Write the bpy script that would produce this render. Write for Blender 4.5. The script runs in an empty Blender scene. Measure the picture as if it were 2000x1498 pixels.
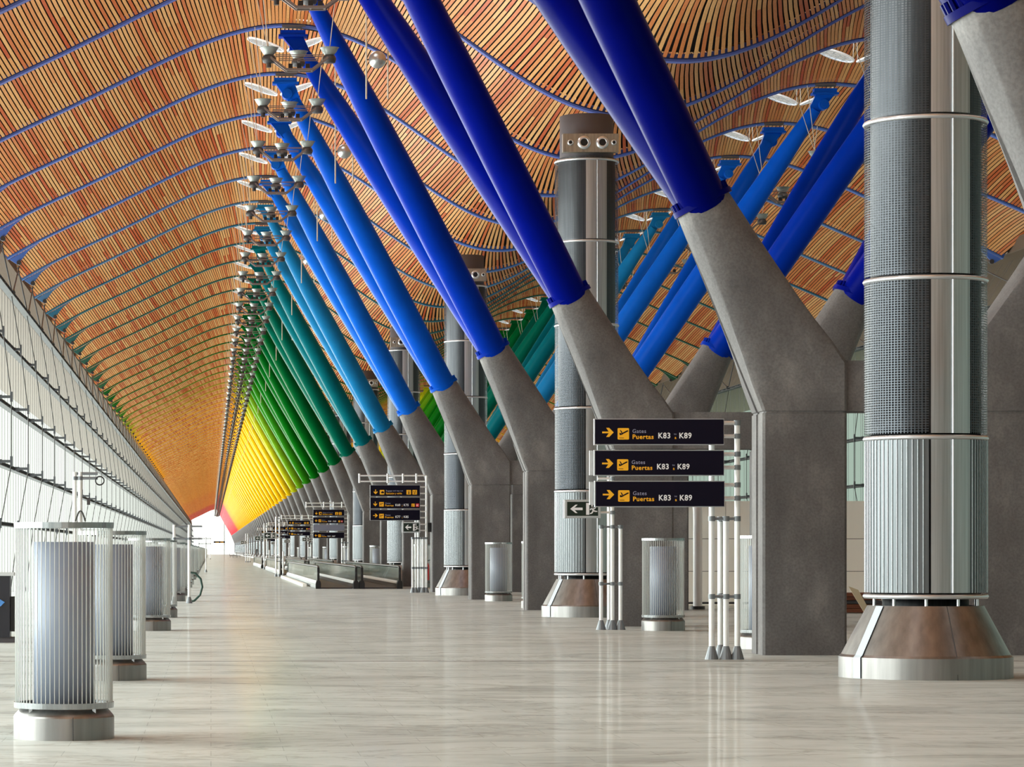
import bpy, math, random
import numpy as np
from mathutils import Vector, Matrix

random.seed(7)
SC = bpy.context.scene
COL = SC.collection
PI = math.pi

# ------------------------------------------------------------------ camera geometry
F_PX, VPX, HORIZ, EYE = 6000.0, 412.0, 1074.0, 1.65


def at(px, py, D):
    """World point seen at pixel (px, py) standing D metres down the hall."""
    m = F_PX / D
    return Vector(((px - VPX) / m, D, EYE + (HORIZ - py) / m))


XC = 10.86                       # centre line between the two rows of concrete legs
X_RIGHT_APEX = 19.6
XL_WALL, XR_WALL = -7.13, 2 * 10.86 + 7.13
Y_END = 1151.1
TREE0, TREE_STEP, N_TREE = 30.6, 18.0, 62
RIB0 = 71.1

# ------------------------------------------------------------------ helpers


class MB:
    """Collects shapes, then links them as ONE mesh object."""

    def __init__(self):
        self.v, self.f, self.m, self.s = [], [], [], []

    def add(self, vs, fs, mat=0, smooth=False):
        b = len(self.v)
        self.v += [tuple(p) for p in vs]
        for f in fs:
            self.f.append(tuple(b + i for i in f))
            self.m.append(mat)
            self.s.append(smooth)

    def box(self, lo, hi, mat=0):
        (x0, y0, z0), (x1, y1, z1) = lo, hi
        self.add([(x0, y0, z0), (x1, y0, z0), (x1, y1, z0), (x0, y1, z0),
                  (x0, y0, z1), (x1, y0, z1), (x1, y1, z1), (x0, y1, z1)],
                 [(3, 2, 1, 0), (4, 5, 6, 7), (0, 1, 5, 4), (1, 2, 6, 5), (2, 3, 7, 6), (3, 0, 4, 7)], mat)

    def bar(self, p0, p1, w, h, mat=0, up=(0, 0, 1)):
        """Rectangular bar from p0 to p1."""
        p0, p1 = Vector(p0), Vector(p1)
        d = (p1 - p0).normalized()
        u = Vector(up)
        a = d.cross(u)
        if a.length < 1e-4:
            a = d.cross(Vector((1, 0, 0)))
        a.normalize()
        b = a.cross(d).normalized()
        vs = []
        for p in (p0, p1):
            for sa, sb in ((-1, -1), (1, -1), (1, 1), (-1, 1)):
                vs.append(p + a * sa * w / 2 + b * sb * h / 2)
        self.add(vs, [(3, 2, 1, 0), (4, 5, 6, 7), (0, 1, 5, 4), (1, 2, 6, 5), (2, 3, 7, 6), (3, 0, 4, 7)], mat)

    def tube(self, pts, rad, n=10, mat=0, caps=True, smooth=True):
        pts = [Vector(p) for p in pts]
        rads = rad if isinstance(rad, (list, tuple)) else [rad] * len(pts)
        rings, ref = [], None
        for i, p in enumerate(pts):
            d = (pts[min(i + 1, len(pts) - 1)] - pts[max(i - 1, 0)]).normalized()
            if ref is None:
                ref = Vector((0, 1, 0)) if abs(d.y) < .9 else Vector((1, 0, 0))
            a = (ref - d * ref.dot(d)).normalized()
            b = d.cross(a)
            ref = a
            rings.append([p + (a * math.cos(2 * PI * k / n) + b * math.sin(2 * PI * k / n)) * rads[i] for k in range(n)])
        self.loft(rings, mat, caps, smooth)

    def loft(self, rings, mat=0, caps=True, smooth=True):
        n = len(rings[0])
        vs = [p for r in rings for p in r]
        fs = []
        for i in range(len(rings) - 1):
            for k in range(n):
                k2 = (k + 1) % n
                fs.append((i * n + k, i * n + k2, (i + 1) * n + k2, (i + 1) * n + k))
        self.add(vs, fs, mat, smooth)
        if caps:
            b = len(vs)
            self.add(rings[0], [tuple(reversed(range(n)))], mat)
            self.add(rings[-1], [tuple(range(n))], mat)

    def lathe(self, prof, c=(0, 0, 0), n=32, mat=0, smooth=False, caps=False):
        cx, cy, cz = c
        rings = [[(cx + r * math.cos(2 * PI * k / n), cy + r * math.sin(2 * PI * k / n), cz + z) for k in range(n)] for r, z in prof]
        self.loft(rings, mat, caps, smooth)

    def creased(self, prof, c=(0, 0, 0), n=64, mat=0):
        for a, b_ in zip(prof, prof[1:]):
            self.lathe([a, b_], c, n, mat, True)

    def sphere(self, c, r, n=24, m=14, mat=0):
        c = Vector(c)
        self.lathe([(max(1e-4, r * math.sin(PI * i / m)), -r * math.cos(PI * i / m)) for i in range(m + 1)], c, n, mat, True)

    def prism(self, poly, y0, y1, mat=0):
        """Polygon of (x, z) points, extruded from y0 to y1."""
        n = len(poly)
        vs = [(x, y0, z) for x, z in poly] + [(x, y1, z) for x, z in poly]
        fs = [tuple(range(n)), tuple(reversed(range(n, 2 * n)))]
        fs += [(i, i + n, (i + 1) % n + n, (i + 1) % n) for i in range(n)]
        self.add(vs, fs, mat)

    def mesh(self, name, mats):
        me = bpy.data.meshes.new(name)
        me.from_pydata(self.v, [], self.f)
        for m in (mats if isinstance(mats, (list, tuple)) else [mats]):
            me.materials.append(m)
        me.polygons.foreach_set('material_index', self.m)
        me.polygons.foreach_set('use_smooth', self.s)
        me.update()
        return me

    def build(self, name, mats, parent=None, loc=None):
        o = bpy.data.objects.new(name, self.mesh(name, mats))
        COL.objects.link(o)
        if parent:
            o.parent = parent
        if loc is not None:
            o.location = loc
        return o


def tag(o, label, cat, group=None, kind='thing'):
    o['label'] = label
    o['category'] = cat
    o['kind'] = kind
    if group:
        o['group'] = group
    return o


def thing(name, label, cat, loc=(0, 0, 0), group=None):
    o = bpy.data.objects.new(name, None)
    o.empty_display_size = .3
    COL.objects.link(o)
    o.location = loc
    return tag(o, label, cat, group)


def structure(o):
    o['kind'] = 'structure'
    return o


KIDS = {}


def kids(o):
    return [c for c in COL.objects if c.parent == o]


def tree_of(o):
    return (o, [tree_of(c) for c in kids(o)])


def dup(t, parent=None, loc=None, label=None, color=None):
    """Copy a thing, its parts and their sub-parts (t comes from tree_of)."""
    o, ch = t
    c = o.copy()
    COL.objects.link(c)
    c.parent = parent
    if loc is not None:
        c.location = loc
    if label:
        c['label'] = label
    if color is not None:
        c.color = color
    for k in ch:
        dup(k, c, color=color)
    return c


ONES = 'zeroth first second third fourth fifth sixth seventh eighth ninth tenth eleventh twelfth thirteenth fourteenth fifteenth sixteenth seventeenth eighteenth nineteenth'.split()
TENS = {2: 'twent', 3: 'thirt', 4: 'fort', 5: 'fift', 6: 'sixt', 7: 'sevent', 8: 'eight', 9: 'ninet'}


def ordinal(n):
    if n < 20:
        return ONES[n]
    if n >= 100:
        return 'hundredth' if n == 100 else 'hundred and ' + ordinal(n - 100)
    t, u = divmod(n, 10)
    return TENS[t] + 'ieth' if u == 0 else TENS[t] + 'y-' + ONES[u]


# ------------------------------------------------------------------ materials


def lin(c):
    return tuple(((x / 255) / 12.92 if x / 255 <= .04045 else ((x / 255 + .055) / 1.055) ** 2.4) for x in c) + (1,)


def new_mat(name):
    m = bpy.data.materials.new(name)
    m.use_nodes = True
    nt = m.node_tree
    return m, nt, nt.nodes['Principled BSDF']


def simple(name, rgb, rough=.5, metal=0.0, spec=None):
    m, nt, b = new_mat(name)
    b.inputs['Base Color'].default_value = lin(rgb)
    b.inputs['Roughness'].default_value = rough
    b.inputs['Metallic'].default_value = metal
    if spec is not None:
        b.inputs['Specular IOR Level'].default_value = spec
    return m


def node(nt, typ, **kw):
    n = nt.nodes.new(typ)
    for k, v in kw.items():
        if k == 'inp':
            for kk, vv in v.items():
                n.inputs[kk].default_value = vv
        else:
            setattr(n, k, v)
    return n


def ramp(nt, stops, src=None):
    r = nt.nodes.new('ShaderNodeValToRGB')
    els = r.color_ramp.elements
    while len(els) < len(stops):
        els.new(.5)
    for e, (p, c) in zip(els, stops):
        e.position = p
        e.color = c if len(c) == 4 else lin(c)
    if src is not None:
        nt.links.new(src, r.inputs[0])
    return r


def mapped(nt, kind='Object', scale=(1, 1, 1)):
    tc = nt.nodes.new('ShaderNodeTexCoord')
    mp = nt.nodes.new('ShaderNodeMapping')
    mp.inputs['Scale'].default_value = scale
    nt.links.new(tc.outputs[kind], mp.inputs[0])
    return mp.outputs[0]


# bamboo slats: every board its own tint
m_slat, nt, b = new_mat('bamboo_slats')
g = node(nt, 'ShaderNodeNewGeometry')
oi = node(nt, 'ShaderNodeObjectInfo')
ad = node(nt, 'ShaderNodeMath', operation='ADD')
nt.links.new(g.outputs['Random Per Island'], ad.inputs[0])
nt.links.new(oi.outputs['Random'], ad.inputs[1])
fr = node(nt, 'ShaderNodeMath', operation='FRACT')
nt.links.new(ad.outputs[0], fr.inputs[0])
r = ramp(nt, [(0, (218, 168, 108)), (.4, (212, 150, 90)), (.68, (204, 130, 72)), (.86, (194, 106, 54)), (1, (184, 82, 36))], fr.outputs[0])
nz = node(nt, 'ShaderNodeTexNoise', inp={'Scale': 6.0, 'Detail': 4.0})
nt.links.new(mapped(nt, 'Object', (8, .5, 8)), nz.inputs['Vector'])
mx = node(nt, 'ShaderNodeMixRGB', blend_type='MULTIPLY')
mx.inputs[0].default_value = .5
nt.links.new(r.outputs[0], mx.inputs[1])
r2 = ramp(nt, [(.3, (200, 190, 180)), (.7, (255, 255, 255))], nz.outputs[0])
nt.links.new(r2.outputs[0], mx.inputs[2])
nt.links.new(mx.outputs[0], b.inputs['Base Color'])
b.inputs['Roughness'].default_value = .45

m_void = simple('black_ceiling_lining', (14, 12, 12), .9)


def paint_mat(name, rough=.35):
    """Painted steel; the colour belongs to the object."""
    m, nt, b = new_mat(name)
    oi = node(nt, 'ShaderNodeObjectInfo')
    nz = node(nt, 'ShaderNodeTexNoise', inp={'Scale': 1.4, 'Detail': 5.0})
    nt.links.new(mapped(nt), nz.inputs['Vector'])
    r = ramp(nt, [(.3, (225, 225, 225)), (.7, (255, 255, 255))], nz.outputs[0])
    mx = node(nt, 'ShaderNodeMixRGB', blend_type='MULTIPLY')
    mx.inputs[0].default_value = .6
    nt.links.new(oi.outputs['Color'], mx.inputs[1])
    nt.links.new(r.outputs[0], mx.inputs[2])
    nt.links.new(mx.outputs[0], b.inputs['Base Color'])
    b.inputs['Roughness'].default_value = rough
    b.inputs['Specular IOR Level'].default_value = .03
    return m


m_paint = paint_mat('painted_steel', .28)
m_rib = paint_mat('painted_rib', .3)

# concrete
m_conc, nt, b = new_mat('board_marked_concrete')
n1 = node(nt, 'ShaderNodeTexNoise', inp={'Scale': 1.3, 'Detail': 8.0, 'Roughness': .65})
nt.links.new(mapped(nt, 'Object', (1, 1, .6)), n1.inputs['Vector'])
n2 = node(nt, 'ShaderNodeTexNoise', inp={'Scale': 26.0, 'Detail': 3.0})
nt.links.new(mapped(nt), n2.inputs['Vector'])
r1 = ramp(nt, [(.28, (84, 82, 84)), (.55, (105, 103, 104)), (.75, (131, 129, 128))], n1.outputs[0])
r2 = ramp(nt, [(.35, (205, 205, 205)), (.6, (255, 255, 255))], n2.outputs[0])
mx = node(nt, 'ShaderNodeMixRGB', blend_type='MULTIPLY')
mx.inputs[0].default_value = .55
nt.links.new(r1.outputs[0], mx.inputs[1])
nt.links.new(r2.outputs[0], mx.inputs[2])
nt.links.new(mx.outputs[0], b.inputs['Base Color'])
b.inputs['Roughness'].default_value = .7
bp = node(nt, 'ShaderNodeBump', inp={'Strength': .15, 'Distance': .02})
nt.links.new(n2.outputs[0], bp.inputs['Height'])
nt.links.new(bp.outputs[0], b.inputs['Normal'])

# polished stone floor
m_floor, nt, b = new_mat('polished_limestone')
vec = mapped(nt, 'Object', (1, 1, 1))
br = node(nt, 'ShaderNodeTexBrick', inp={'Scale': 1.0, 'Mortar Size': .004, 'Brick Width': 1.2, 'Row Height': .6,
                                          'Color1': lin((200, 207, 208)), 'Color2': lin((194, 201, 202)), 'Mortar': lin((178, 184, 184))})
nt.links.new(vec, br.inputs['Vector'])
n1 = node(nt, 'ShaderNodeTexNoise', inp={'Scale': 1.0, 'Detail': 8.0, 'Roughness': .65, 'Distortion': .6})
nt.links.new(mapped(nt, 'Object', (.5, .62, 1)), n1.inputs['Vector'])
r1 = ramp(nt, [(.3, (186, 186, 182)), (.5, (232, 232, 229)), (.72, (255, 255, 252))], n1.outputs[0])
n2 = node(nt, 'ShaderNodeTexNoise', inp={'Scale': .35, 'Detail': 6.0, 'Roughness': .7, 'Distortion': 2.5})
nt.links.new(mapped(nt, 'Object', (.5, 1.3, 1)), n2.inputs['Vector'])
r3 = ramp(nt, [(.455, (255, 255, 255)), (.485, (190, 183, 172)), (.515, (255, 255, 255))], n2.outputs[0])
mx = node(nt, 'ShaderNodeMixRGB', blend_type='MULTIPLY')
mx.inputs[0].default_value = .8
nt.links.new(br.outputs[0], mx.inputs[1])
nt.links.new(r1.outputs[0], mx.inputs[2])
mx2 = node(nt, 'ShaderNodeMixRGB', blend_type='MULTIPLY')
mx2.inputs[0].default_value = .45
nt.links.new(mx.outputs[0], mx2.inputs[1])
nt.links.new(r3.outputs[0], mx2.inputs[2])
nt.nodes.remove(b)
df = node(nt, 'ShaderNodeBsdfDiffuse')
nt.links.new(mx2.outputs[0], df.inputs[0])
gs_ = node(nt, 'ShaderNodeBsdfGlossy')
gs_.inputs[0].default_value = (1, 1, 1, 1)
r4 = ramp(nt, [(.3, (52, 52, 52)), (.7, (90, 90, 90))], n1.outputs[0])
nt.links.new(r4.outputs[0], gs_.inputs['Roughness'])
fm = node(nt, 'ShaderNodeMixShader')
r5 = ramp(nt, [(.3, (70, 70, 70)), (.7, (104, 104, 104))], n1.outputs[0])
nt.links.new(r5.outputs[0], fm.inputs[0])
nt.links.new(df.outputs[0], fm.inputs[1])
nt.links.new(gs_.outputs[0], fm.inputs[2])
nt.links.new(fm.outputs[0], nt.nodes['Material Output'].inputs[0])

# metals
def steel(name, rgb, rough, streak=60.0, amount=.35):
    m, nt, b = new_mat(name)
    nz = node(nt, 'ShaderNodeTexNoise', inp={'Scale': 1.0, 'Detail': 4.0})
    nt.links.new(mapped(nt, 'Object', (streak, streak, .6)), nz.inputs['Vector'])
    r = ramp(nt, [(.3, tuple(int(c * (1 - amount)) for c in rgb)), (.7, rgb)], nz.outputs[0])
    nt.links.new(r.outputs[0], b.inputs['Base Color'])
    b.inputs['Metallic'].default_value = 1
    b.inputs['Roughness'].default_value = rough
    return m


m_steel = steel('brushed_steel', (176, 180, 183), .24, 40.0, .12)
m_duct = steel('dull_duct_steel', (98, 100, 104), .38, 20.0, .25)
m_sheet = steel('smooth_sheet_steel', (196, 200, 204), .4, 40.0, .12)
m_steel_soft = steel('satin_steel', (116, 121, 125), .44, 25.0, .18)
m_cone = steel('stained_steel', (158, 157, 156), .36, 9.0, .16)
m_chrome = simple('polished_ring', (215, 220, 226), .3, .8)
m_alu = simple('white_aluminium_tube', (232, 235, 236), .3, .15)
m_alu_joint = simple('grey_joint', (120, 126, 132), .45, .3)
m_dark = simple('dark_grey_metal', (62, 60, 62), .5, .3)
m_capgrey = simple('dark_grey_paint', (78, 75, 80), .6)
m_black = simple('black_rubber', (12, 12, 14), .45)
m_navy = simple('navy_black_board', (14, 10, 28), .5, 0, .12)
m_yellow = simple('signal_yellow', (245, 178, 22), .45)
m_white = simple('sign_white', (236, 236, 240), .5)
m_lilac = simple('sign_pale_grey', (150, 150, 178), .5)
m_red = simple('signal_red', (214, 28, 36), .4)
m_green = simple('exit_dark_green', (6, 30, 16), .4)
m_silver = simple('silver_frame', (196, 200, 203), .35, .5)
m_white_panel = simple('white_panel', (245, 243, 236), .5)
m_board_grey = simple('grey_display', (120, 122, 140), .3)
m_transom = simple('transom_grey_steel', (46, 50, 51), .7)
m_facade_steel = simple('facade_grey_steel', (88, 92, 92), .5, .3)
m_bracket = simple('facade_dark_bracket', (78, 82, 86), .5, .3)
m_cable = simple('steel_cable', (58, 58, 56), .7)
m_rod = simple('pale_rod', (196, 192, 180), .4, .3)
m_overhang = simple('overhang_boards', (92, 74, 58), .85)
m_cardboard = simple('cardboard', (196, 182, 154), .8)
m_brownwood = simple('brown_timber', (112, 62, 40), .7)
m_blue = simple('blue_plastic', (70, 130, 200), .4)
m_hose = simple('green_hose', (40, 74, 66), .5)
m_lampframe = simple('lamp_frame_brown_grey', (112, 100, 96), .5, .4)
m_bowl = simple('lamp_bowl_grey', (138, 144, 142), .35, .35)
m_ball = simple('silver_ball', (176, 178, 180), .28, .85)

# mesh jacket of the air columns: a wire grid with dark openings
m_grid, nt, b = new_mat('woven_wire_jacket')
tc = node(nt, 'ShaderNodeTexCoord')
sx = node(nt, 'ShaderNodeSeparateXYZ')
nt.links.new(tc.outputs['Object'], sx.inputs[0])
at2 = node(nt, 'ShaderNodeMath', operation='ARCTAN2')
nt.links.new(sx.outputs['Y'], at2.inputs[0])
nt.links.new(sx.outputs['X'], at2.inputs[1])


def wire(src, freq, duty):
    a = node(nt, 'ShaderNodeMath', operation='MULTIPLY')
    a.inputs[1].default_value = freq
    nt.links.new(src, a.inputs[0])
    f = node(nt, 'ShaderNodeMath', operation='FRACT')
    nt.links.new(a.outputs[0], f.inputs[0])
    c = node(nt, 'ShaderNodeMath', operation='LESS_THAN')
    c.inputs[1].default_value = duty
    nt.links.new(f.outputs[0], c.inputs[0])
    return c.outputs[0]


w1 = wire(at2.outputs[0], 108 / (2 * PI), .28)
w2 = wire(sx.outputs['Z'], 31.0, .28)
mxw = node(nt, 'ShaderNodeMath', operation='MAXIMUM')
nt.links.new(w1, mxw.inputs[0])
nt.links.new(w2, mxw.inputs[1])
b.inputs['Base Color'].default_value = lin((76, 80, 86))
b.inputs['Metallic'].default_value = .9
b.inputs['Roughness'].default_value = .35
tr = node(nt, 'ShaderNodeBsdfTransparent')
ms = node(nt, 'ShaderNodeMixShader')
nt.links.new(mxw.outputs[0], ms.inputs[0])
nt.links.new(tr.outputs[0], ms.inputs[1])
nt.links.new(b.outputs[0], ms.inputs[2])
nt.links.new(ms.outputs[0], nt.nodes['Material Output'].inputs[0])


def glassy(name, rgb_clear, rgb_frit, frit):
    """Printed facade glass: partly clear, partly milky."""
    m, nt, b = new_mat(name)
    nt.nodes.remove(b)
    t = node(nt, 'ShaderNodeBsdfTransparent')
    t.inputs[0].default_value = lin(rgb_clear)
    d = node(nt, 'ShaderNodeBsdfTranslucent')
    d.inputs[0].default_value = lin(rgb_frit)
    s = node(nt, 'ShaderNodeMixShader')
    s.inputs[0].default_value = frit
    nt.links.new(t.outputs[0], s.inputs[1])
    nt.links.new(d.outputs[0], s.inputs[2])
    nt.links.new(s.outputs[0], nt.nodes['Material Output'].inputs[0])
    return m


m_glass_l = glassy('fritted_glass', (240, 243, 236), (240, 244, 232), .07)
m_glass_u = glassy('upper_glass', (225, 225, 215), (200, 200, 190), .012)
m_glass_r = glassy('green_glass', (190, 210, 194), (190, 214, 196), .08)
m_sky = glassy('skylight_glass', (255, 255, 255), (255, 252, 244), .6)
m_disc = glassy('disc_mirror_glass', (170, 182, 198), (255, 255, 250), .16)


def glass_bsdf(name, rgb, alpha, rough=.05):
    m, nt, b = new_mat(name)
    b.inputs['Base Color'].default_value = lin(rgb)
    b.inputs['Roughness'].default_value = rough
    t = node(nt, 'ShaderNodeBsdfTransparent')
    s = node(nt, 'ShaderNodeMixShader')
    s.inputs[0].default_value = alpha
    nt.links.new(t.outputs[0], s.inputs[1])
    nt.links.new(b.outputs[0], s.inputs[2])
    nt.links.new(s.outputs[0], nt.nodes['Material Output'].inputs[0])
    return m


m_balus = glass_bsdf('balustrade_glass', (150, 166, 156), .62)
m_perf = simple('perforated_grey_steel', (138, 148, 166), .5, .1)
m_cage = simple('pale_cage_rods', (186, 190, 188), .4, .2)
m_fin = glass_bsdf('diffuser_rods', (214, 218, 214), .75, .2)

# ------------------------------------------------------------------ roof profile (measured, then smoothed)
PROF = [(-7.69, 12.62), (-6.12, 13.45), (-4.64, 14.2), (-2.41, 15.27), (-.97, 15.94), (.19, 16.43), (1.31, 16.74), (2.3, 16.84),
        (3.16, 16.76), (3.83, 16.57), (4.28, 16.36), (5.2, 15.8), (5.87, 15.38), (6.38, 15.05), (7.18, 14.52), (8.18, 13.92),
        (8.85, 13.52), (9.52, 13.19), (10.2, 12.96), (10.86, 12.88)]
px_ = np.array([p[0] for p in PROF] + [2 * XC - p[0] for p in PROF[-7:-1]])
pz_ = np.array([p[1] for p in PROF] + [p[1] for p in PROF[-7:-1]])
PF = np.polynomial.Polynomial.fit(px_, pz_, 8)
X_TIP_L, X_TIP_R = -7.69, 2 * XC + 7.69
S_R = (X_RIGHT_APEX - XC) / (XC - 2.35)
H_R = (16.5 - 12.88) / (16.84 - 12.88)


def roof_z(x):
    if x <= XC:
        return float(PF(x))
    return 12.88 + (float(PF(max(X_TIP_L, XC - (x - XC) / S_R))) - 12.88) * H_R


def roof_slope(x):
    return math.atan2(roof_z(x + .02) - roof_z(x - .02), .04)


def arc_points(step):
    out, x = [], X_TIP_L
    xr = XC + (XC - X_TIP_L) * S_R
    while x < xr:
        th = roof_slope(x)
        out.append((x, roof_z(x), th))
        x += step * math.cos(th)
    return out


X_TIP_R = XC + (XC - X_TIP_L) * S_R
BULGE = 1.0


def slat_points(pitch):
    """Slats are evenly spaced along the swollen middle of a bay, so they fan out where the rib is hollow."""
    out, x = [], X_TIP_L + .05
    while x < X_TIP_R - .05:
        th = roof_slope(x)
        kap = (roof_slope(x + .1) - roof_slope(x - .1)) / .2 * math.cos(th)
        out.append((x, roof_z(x), th))
        x += pitch / max(.6, 1 - 1.05 * kap * BULGE) * math.cos(th)
    return out



def shell(x, z, th, t, lift=0.0):
    """Point of the ceiling skin at fraction t between two ribs; the skin swells up between them."""
    bb = BULGE * 4 * t * (1 - t) + lift
    a = 1.4 * th
    return (x - bb * math.sin(a), z + .08 + bb * math.cos(a))


SKY_T, SKY_HT, SKY_HX = .46, .22, 1.35


def in_sky(x, t):
    for xa in (2.4, X_RIGHT_APEX):
        if ((x - xa) / SKY_HX) ** 2 + ((t - SKY_T) / SKY_HT) ** 2 < 1:
            return True
    return False


def bay_mesh(pitch, width, seg, height=.035, full=True):
    mb = MB()
    rnd = random.Random(3)
    y0, y1 = .17, 8.83
    ts = [i / seg for i in range(seg + 1)]
    for (x, z, th) in slat_points(pitch):
        hw = width / 2
        ca, sa = math.cos(th), math.sin(th)
        cut = rnd.randint(1, seg - 1)
        runs = [(0, cut), (cut, seg)]
        for i0, i1 in runs:
            part, parts = [], []
            for i in range(i0, i1):
                if in_sky(x, (ts[i] + ts[i + 1]) / 2):
                    if part:
                        parts.append(part)
                    part = []
                else:
                    part.append(i)
            if part:
                parts.append(part)
            for p in parts:
                idx = list(range(p[0], p[-1] + 2))
                vs, fs = [], []
                for i in idx:
                    cx, cz = shell(x, z, th, ts[i])
                    y = y0 + (y1 - y0) * ts[i]
                    vs += [(cx - hw * ca, y, cz - hw * sa), (cx + hw * ca, y, cz + hw * sa),
                           (cx + hw * ca - height * sa, y, cz + hw * sa + height * ca), (cx - hw * ca - height * sa, y, cz - hw * sa + height * ca)]
                for k in range(len(idx) - 1):
                    a, c = k * 4, k * 4 + 4
                    fs += [(a, c, c + 1, a + 1)]
                    if full:
                        fs += [(a + 1, c + 1, c + 2, a + 2), (a, a + 3, c + 3, c)]
                mb.add(vs, fs, 0)
    # lining behind the slats
    cols = arc_points(.3)
    cols.append((X_TIP_R, roof_z(X_TIP_R), roof_slope(X_TIP_R - .05)))
    n = len(cols)
    vs = []
    for t in ts:
        for (x, z, th) in cols:
            cx, cz = shell(x, z, th, t, .16)
            vs.append((cx, 9 * t, cz))
    fs = []
    for i in range(seg):
        for k in range(n - 1):
            if not in_sky((cols[k][0] + cols[k + 1][0]) / 2, (ts[i] + ts[i + 1]) / 2):
                fs.append((i * n + k, i * n + k + 1, (i + 1) * n + k + 1, (i + 1) * n + k))
    mb.add(vs, fs, 1)
    return mb


# ------------------------------------------------------------------ colours along the pier
KEYS = [(0, (0, 3, 84)), (1, (0, 6, 96)), (2, (1, 16, 128)), (3, (3, 48, 166)), (4, (10, 82, 196)), (5, (18, 98, 206)),
        (6, (26, 116, 172)), (7, (8, 106, 118)), (8, (2, 96, 78)), (9, (0, 92, 44)), (10, (2, 98, 26)), (11, (8, 106, 18)),
        (12, (40, 122, 18)), (13, (100, 148, 20)), (14, (176, 180, 24)), (15, (222, 184, 18)), (16, (252, 190, 14)), (40, (250, 170, 22)),
        (44, (246, 150, 40)), (47, (232, 70, 78)), (80, (224, 66, 80))]


def colour(k):
    k = max(0, k)
    for (a, ca), (b_, cb) in zip(KEYS, KEYS[1:]):
        if k <= b_:
            u = (k - a) / (b_ - a)
            return lin(tuple(ca[i] + (cb[i] - ca[i]) * u for i in range(3)))
    return lin(KEYS[-1][1])


def colour_name(k):
    for lim, nm in ((2.4, 'dark blue'), (5.6, 'bright blue'), (6.4, 'teal blue'), (7.4, 'teal'), (8.4, 'bluish green'), (11.6, 'green'), (14.4, 'yellow-green'),
                    (45.5, 'golden yellow')):
        if k <= lim:
            return nm
    return 'red'


# ------------------------------------------------------------------ floor, ceiling, walls
fl = MB()
fl.box((XL_WALL - .6, -253, -.3), (XR_WALL + .6, Y_END, 0))
structure(fl.build('floor', m_floor))
# dark movement joint across the floor
j = MB()
j.box((XL_WALL, 45.5, -.001), (XR_WALL, 45.62, .002))
jo = j.build('trim_1', simple('floor_joint', (92, 88, 82), .6))
structure(jo)

ceiling = bpy.data.objects.new('ceiling', None)
COL.objects.link(ceiling)
structure(ceiling)
near = bay_mesh(.122, .087, 12, .02).mesh('slat_panel', [m_slat, m_void])
mid = bay_mesh(.122, .087, 7, .02).mesh('slat_panel', [m_slat, m_void])
sk, skms = MB(), []
for xa in (2.4, X_RIGHT_APEX):
    one_ = MB()
    ring = []
    for k in range(28):
        a = 2 * PI * k / 28
        x, t = xa + SKY_HX * 1.25 * math.cos(a), SKY_T + SKY_HT * 1.25 * math.sin(a)
        cx, cz = shell(x, roof_z(x), roof_slope(x), t, .3)
        ring.append((cx, 9 * t, cz))
    c = (xa, 9 * SKY_T, shell(xa, roof_z(xa), 0, SKY_T, .42)[1])
    for q in (sk, one_):
        q.add(ring + [c], [(k, (k + 1) % 28, 28) for k in range(28)], 0, True)
    skms.append(one_.mesh('skylight', m_sky))
NB0 = -36
rest = MB()
n_bays = int(round((Y_END - RIB0) / 9))
Y_GLASS = Y_END + .6
far_src = bay_mesh(.24, .185, 3, full=False)
far_sky = MB()
for i in range(NB0, n_bays):
    y = RIB0 + 9 * i
    if -12 < i < n_bays - 34:
        o = bpy.data.objects.new('slat_panel', near if y < 190 else mid)
        COL.objects.link(o)
        o.parent = ceiling
        o.location = (0, y, 0)
        if y < 480:
            for skm in skms:
                s = bpy.data.objects.new('skylight', skm)
                COL.objects.link(s)
                s.parent = ceiling
                s.location = (0, y, 0)
        else:
            far_sky.add([(a, b_ + y, c) for a, b_, c in sk.v], sk.f, 0, True)
    else:
        for m_i in (0, 1):
            fs = [f for f, mm in zip(far_src.f, far_src.m) if mm == m_i]
            used = sorted({v for f in fs for v in f})
            mp = {v: q for q, v in enumerate(used)}
            rest.add([(far_src.v[v][0], far_src.v[v][1] + y, far_src.v[v][2]) for v in used], [tuple(mp[v] for v in f) for f in fs], m_i)
        far_sky.add([(a, b_ + y, c) for a, b_, c in sk.v], sk.f, 0, True)
ro = rest.build('slat_panel', [m_slat, m_void], ceiling)
ro['kind'] = 'stuff'
fo = far_sky.build('skylight', m_sky, ceiling)
fo['kind'] = 'stuff'
# eaves outside the glass
oh = MB()
for (xa, za, xb, zb) in ((X_TIP_L - .15, roof_z(X_TIP_L) + .2, X_TIP_L - 4.2, 10.7), (X_TIP_R + .15, roof_z(X_TIP_R) + .2, X_TIP_R + 4.2, 10.5)):
    oh.prism([(xa, za), (xb, zb), (xb, zb + .3), (xa, za + .5)], -253, Y_END)
oh.build('overhang', m_overhang, ceiling)

LEVELS = [10.49, 8.58, 6.48, 4.42, 2.45]
TIPX = [None, -6.63, -6.37, -6.37, -6.72]


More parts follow.
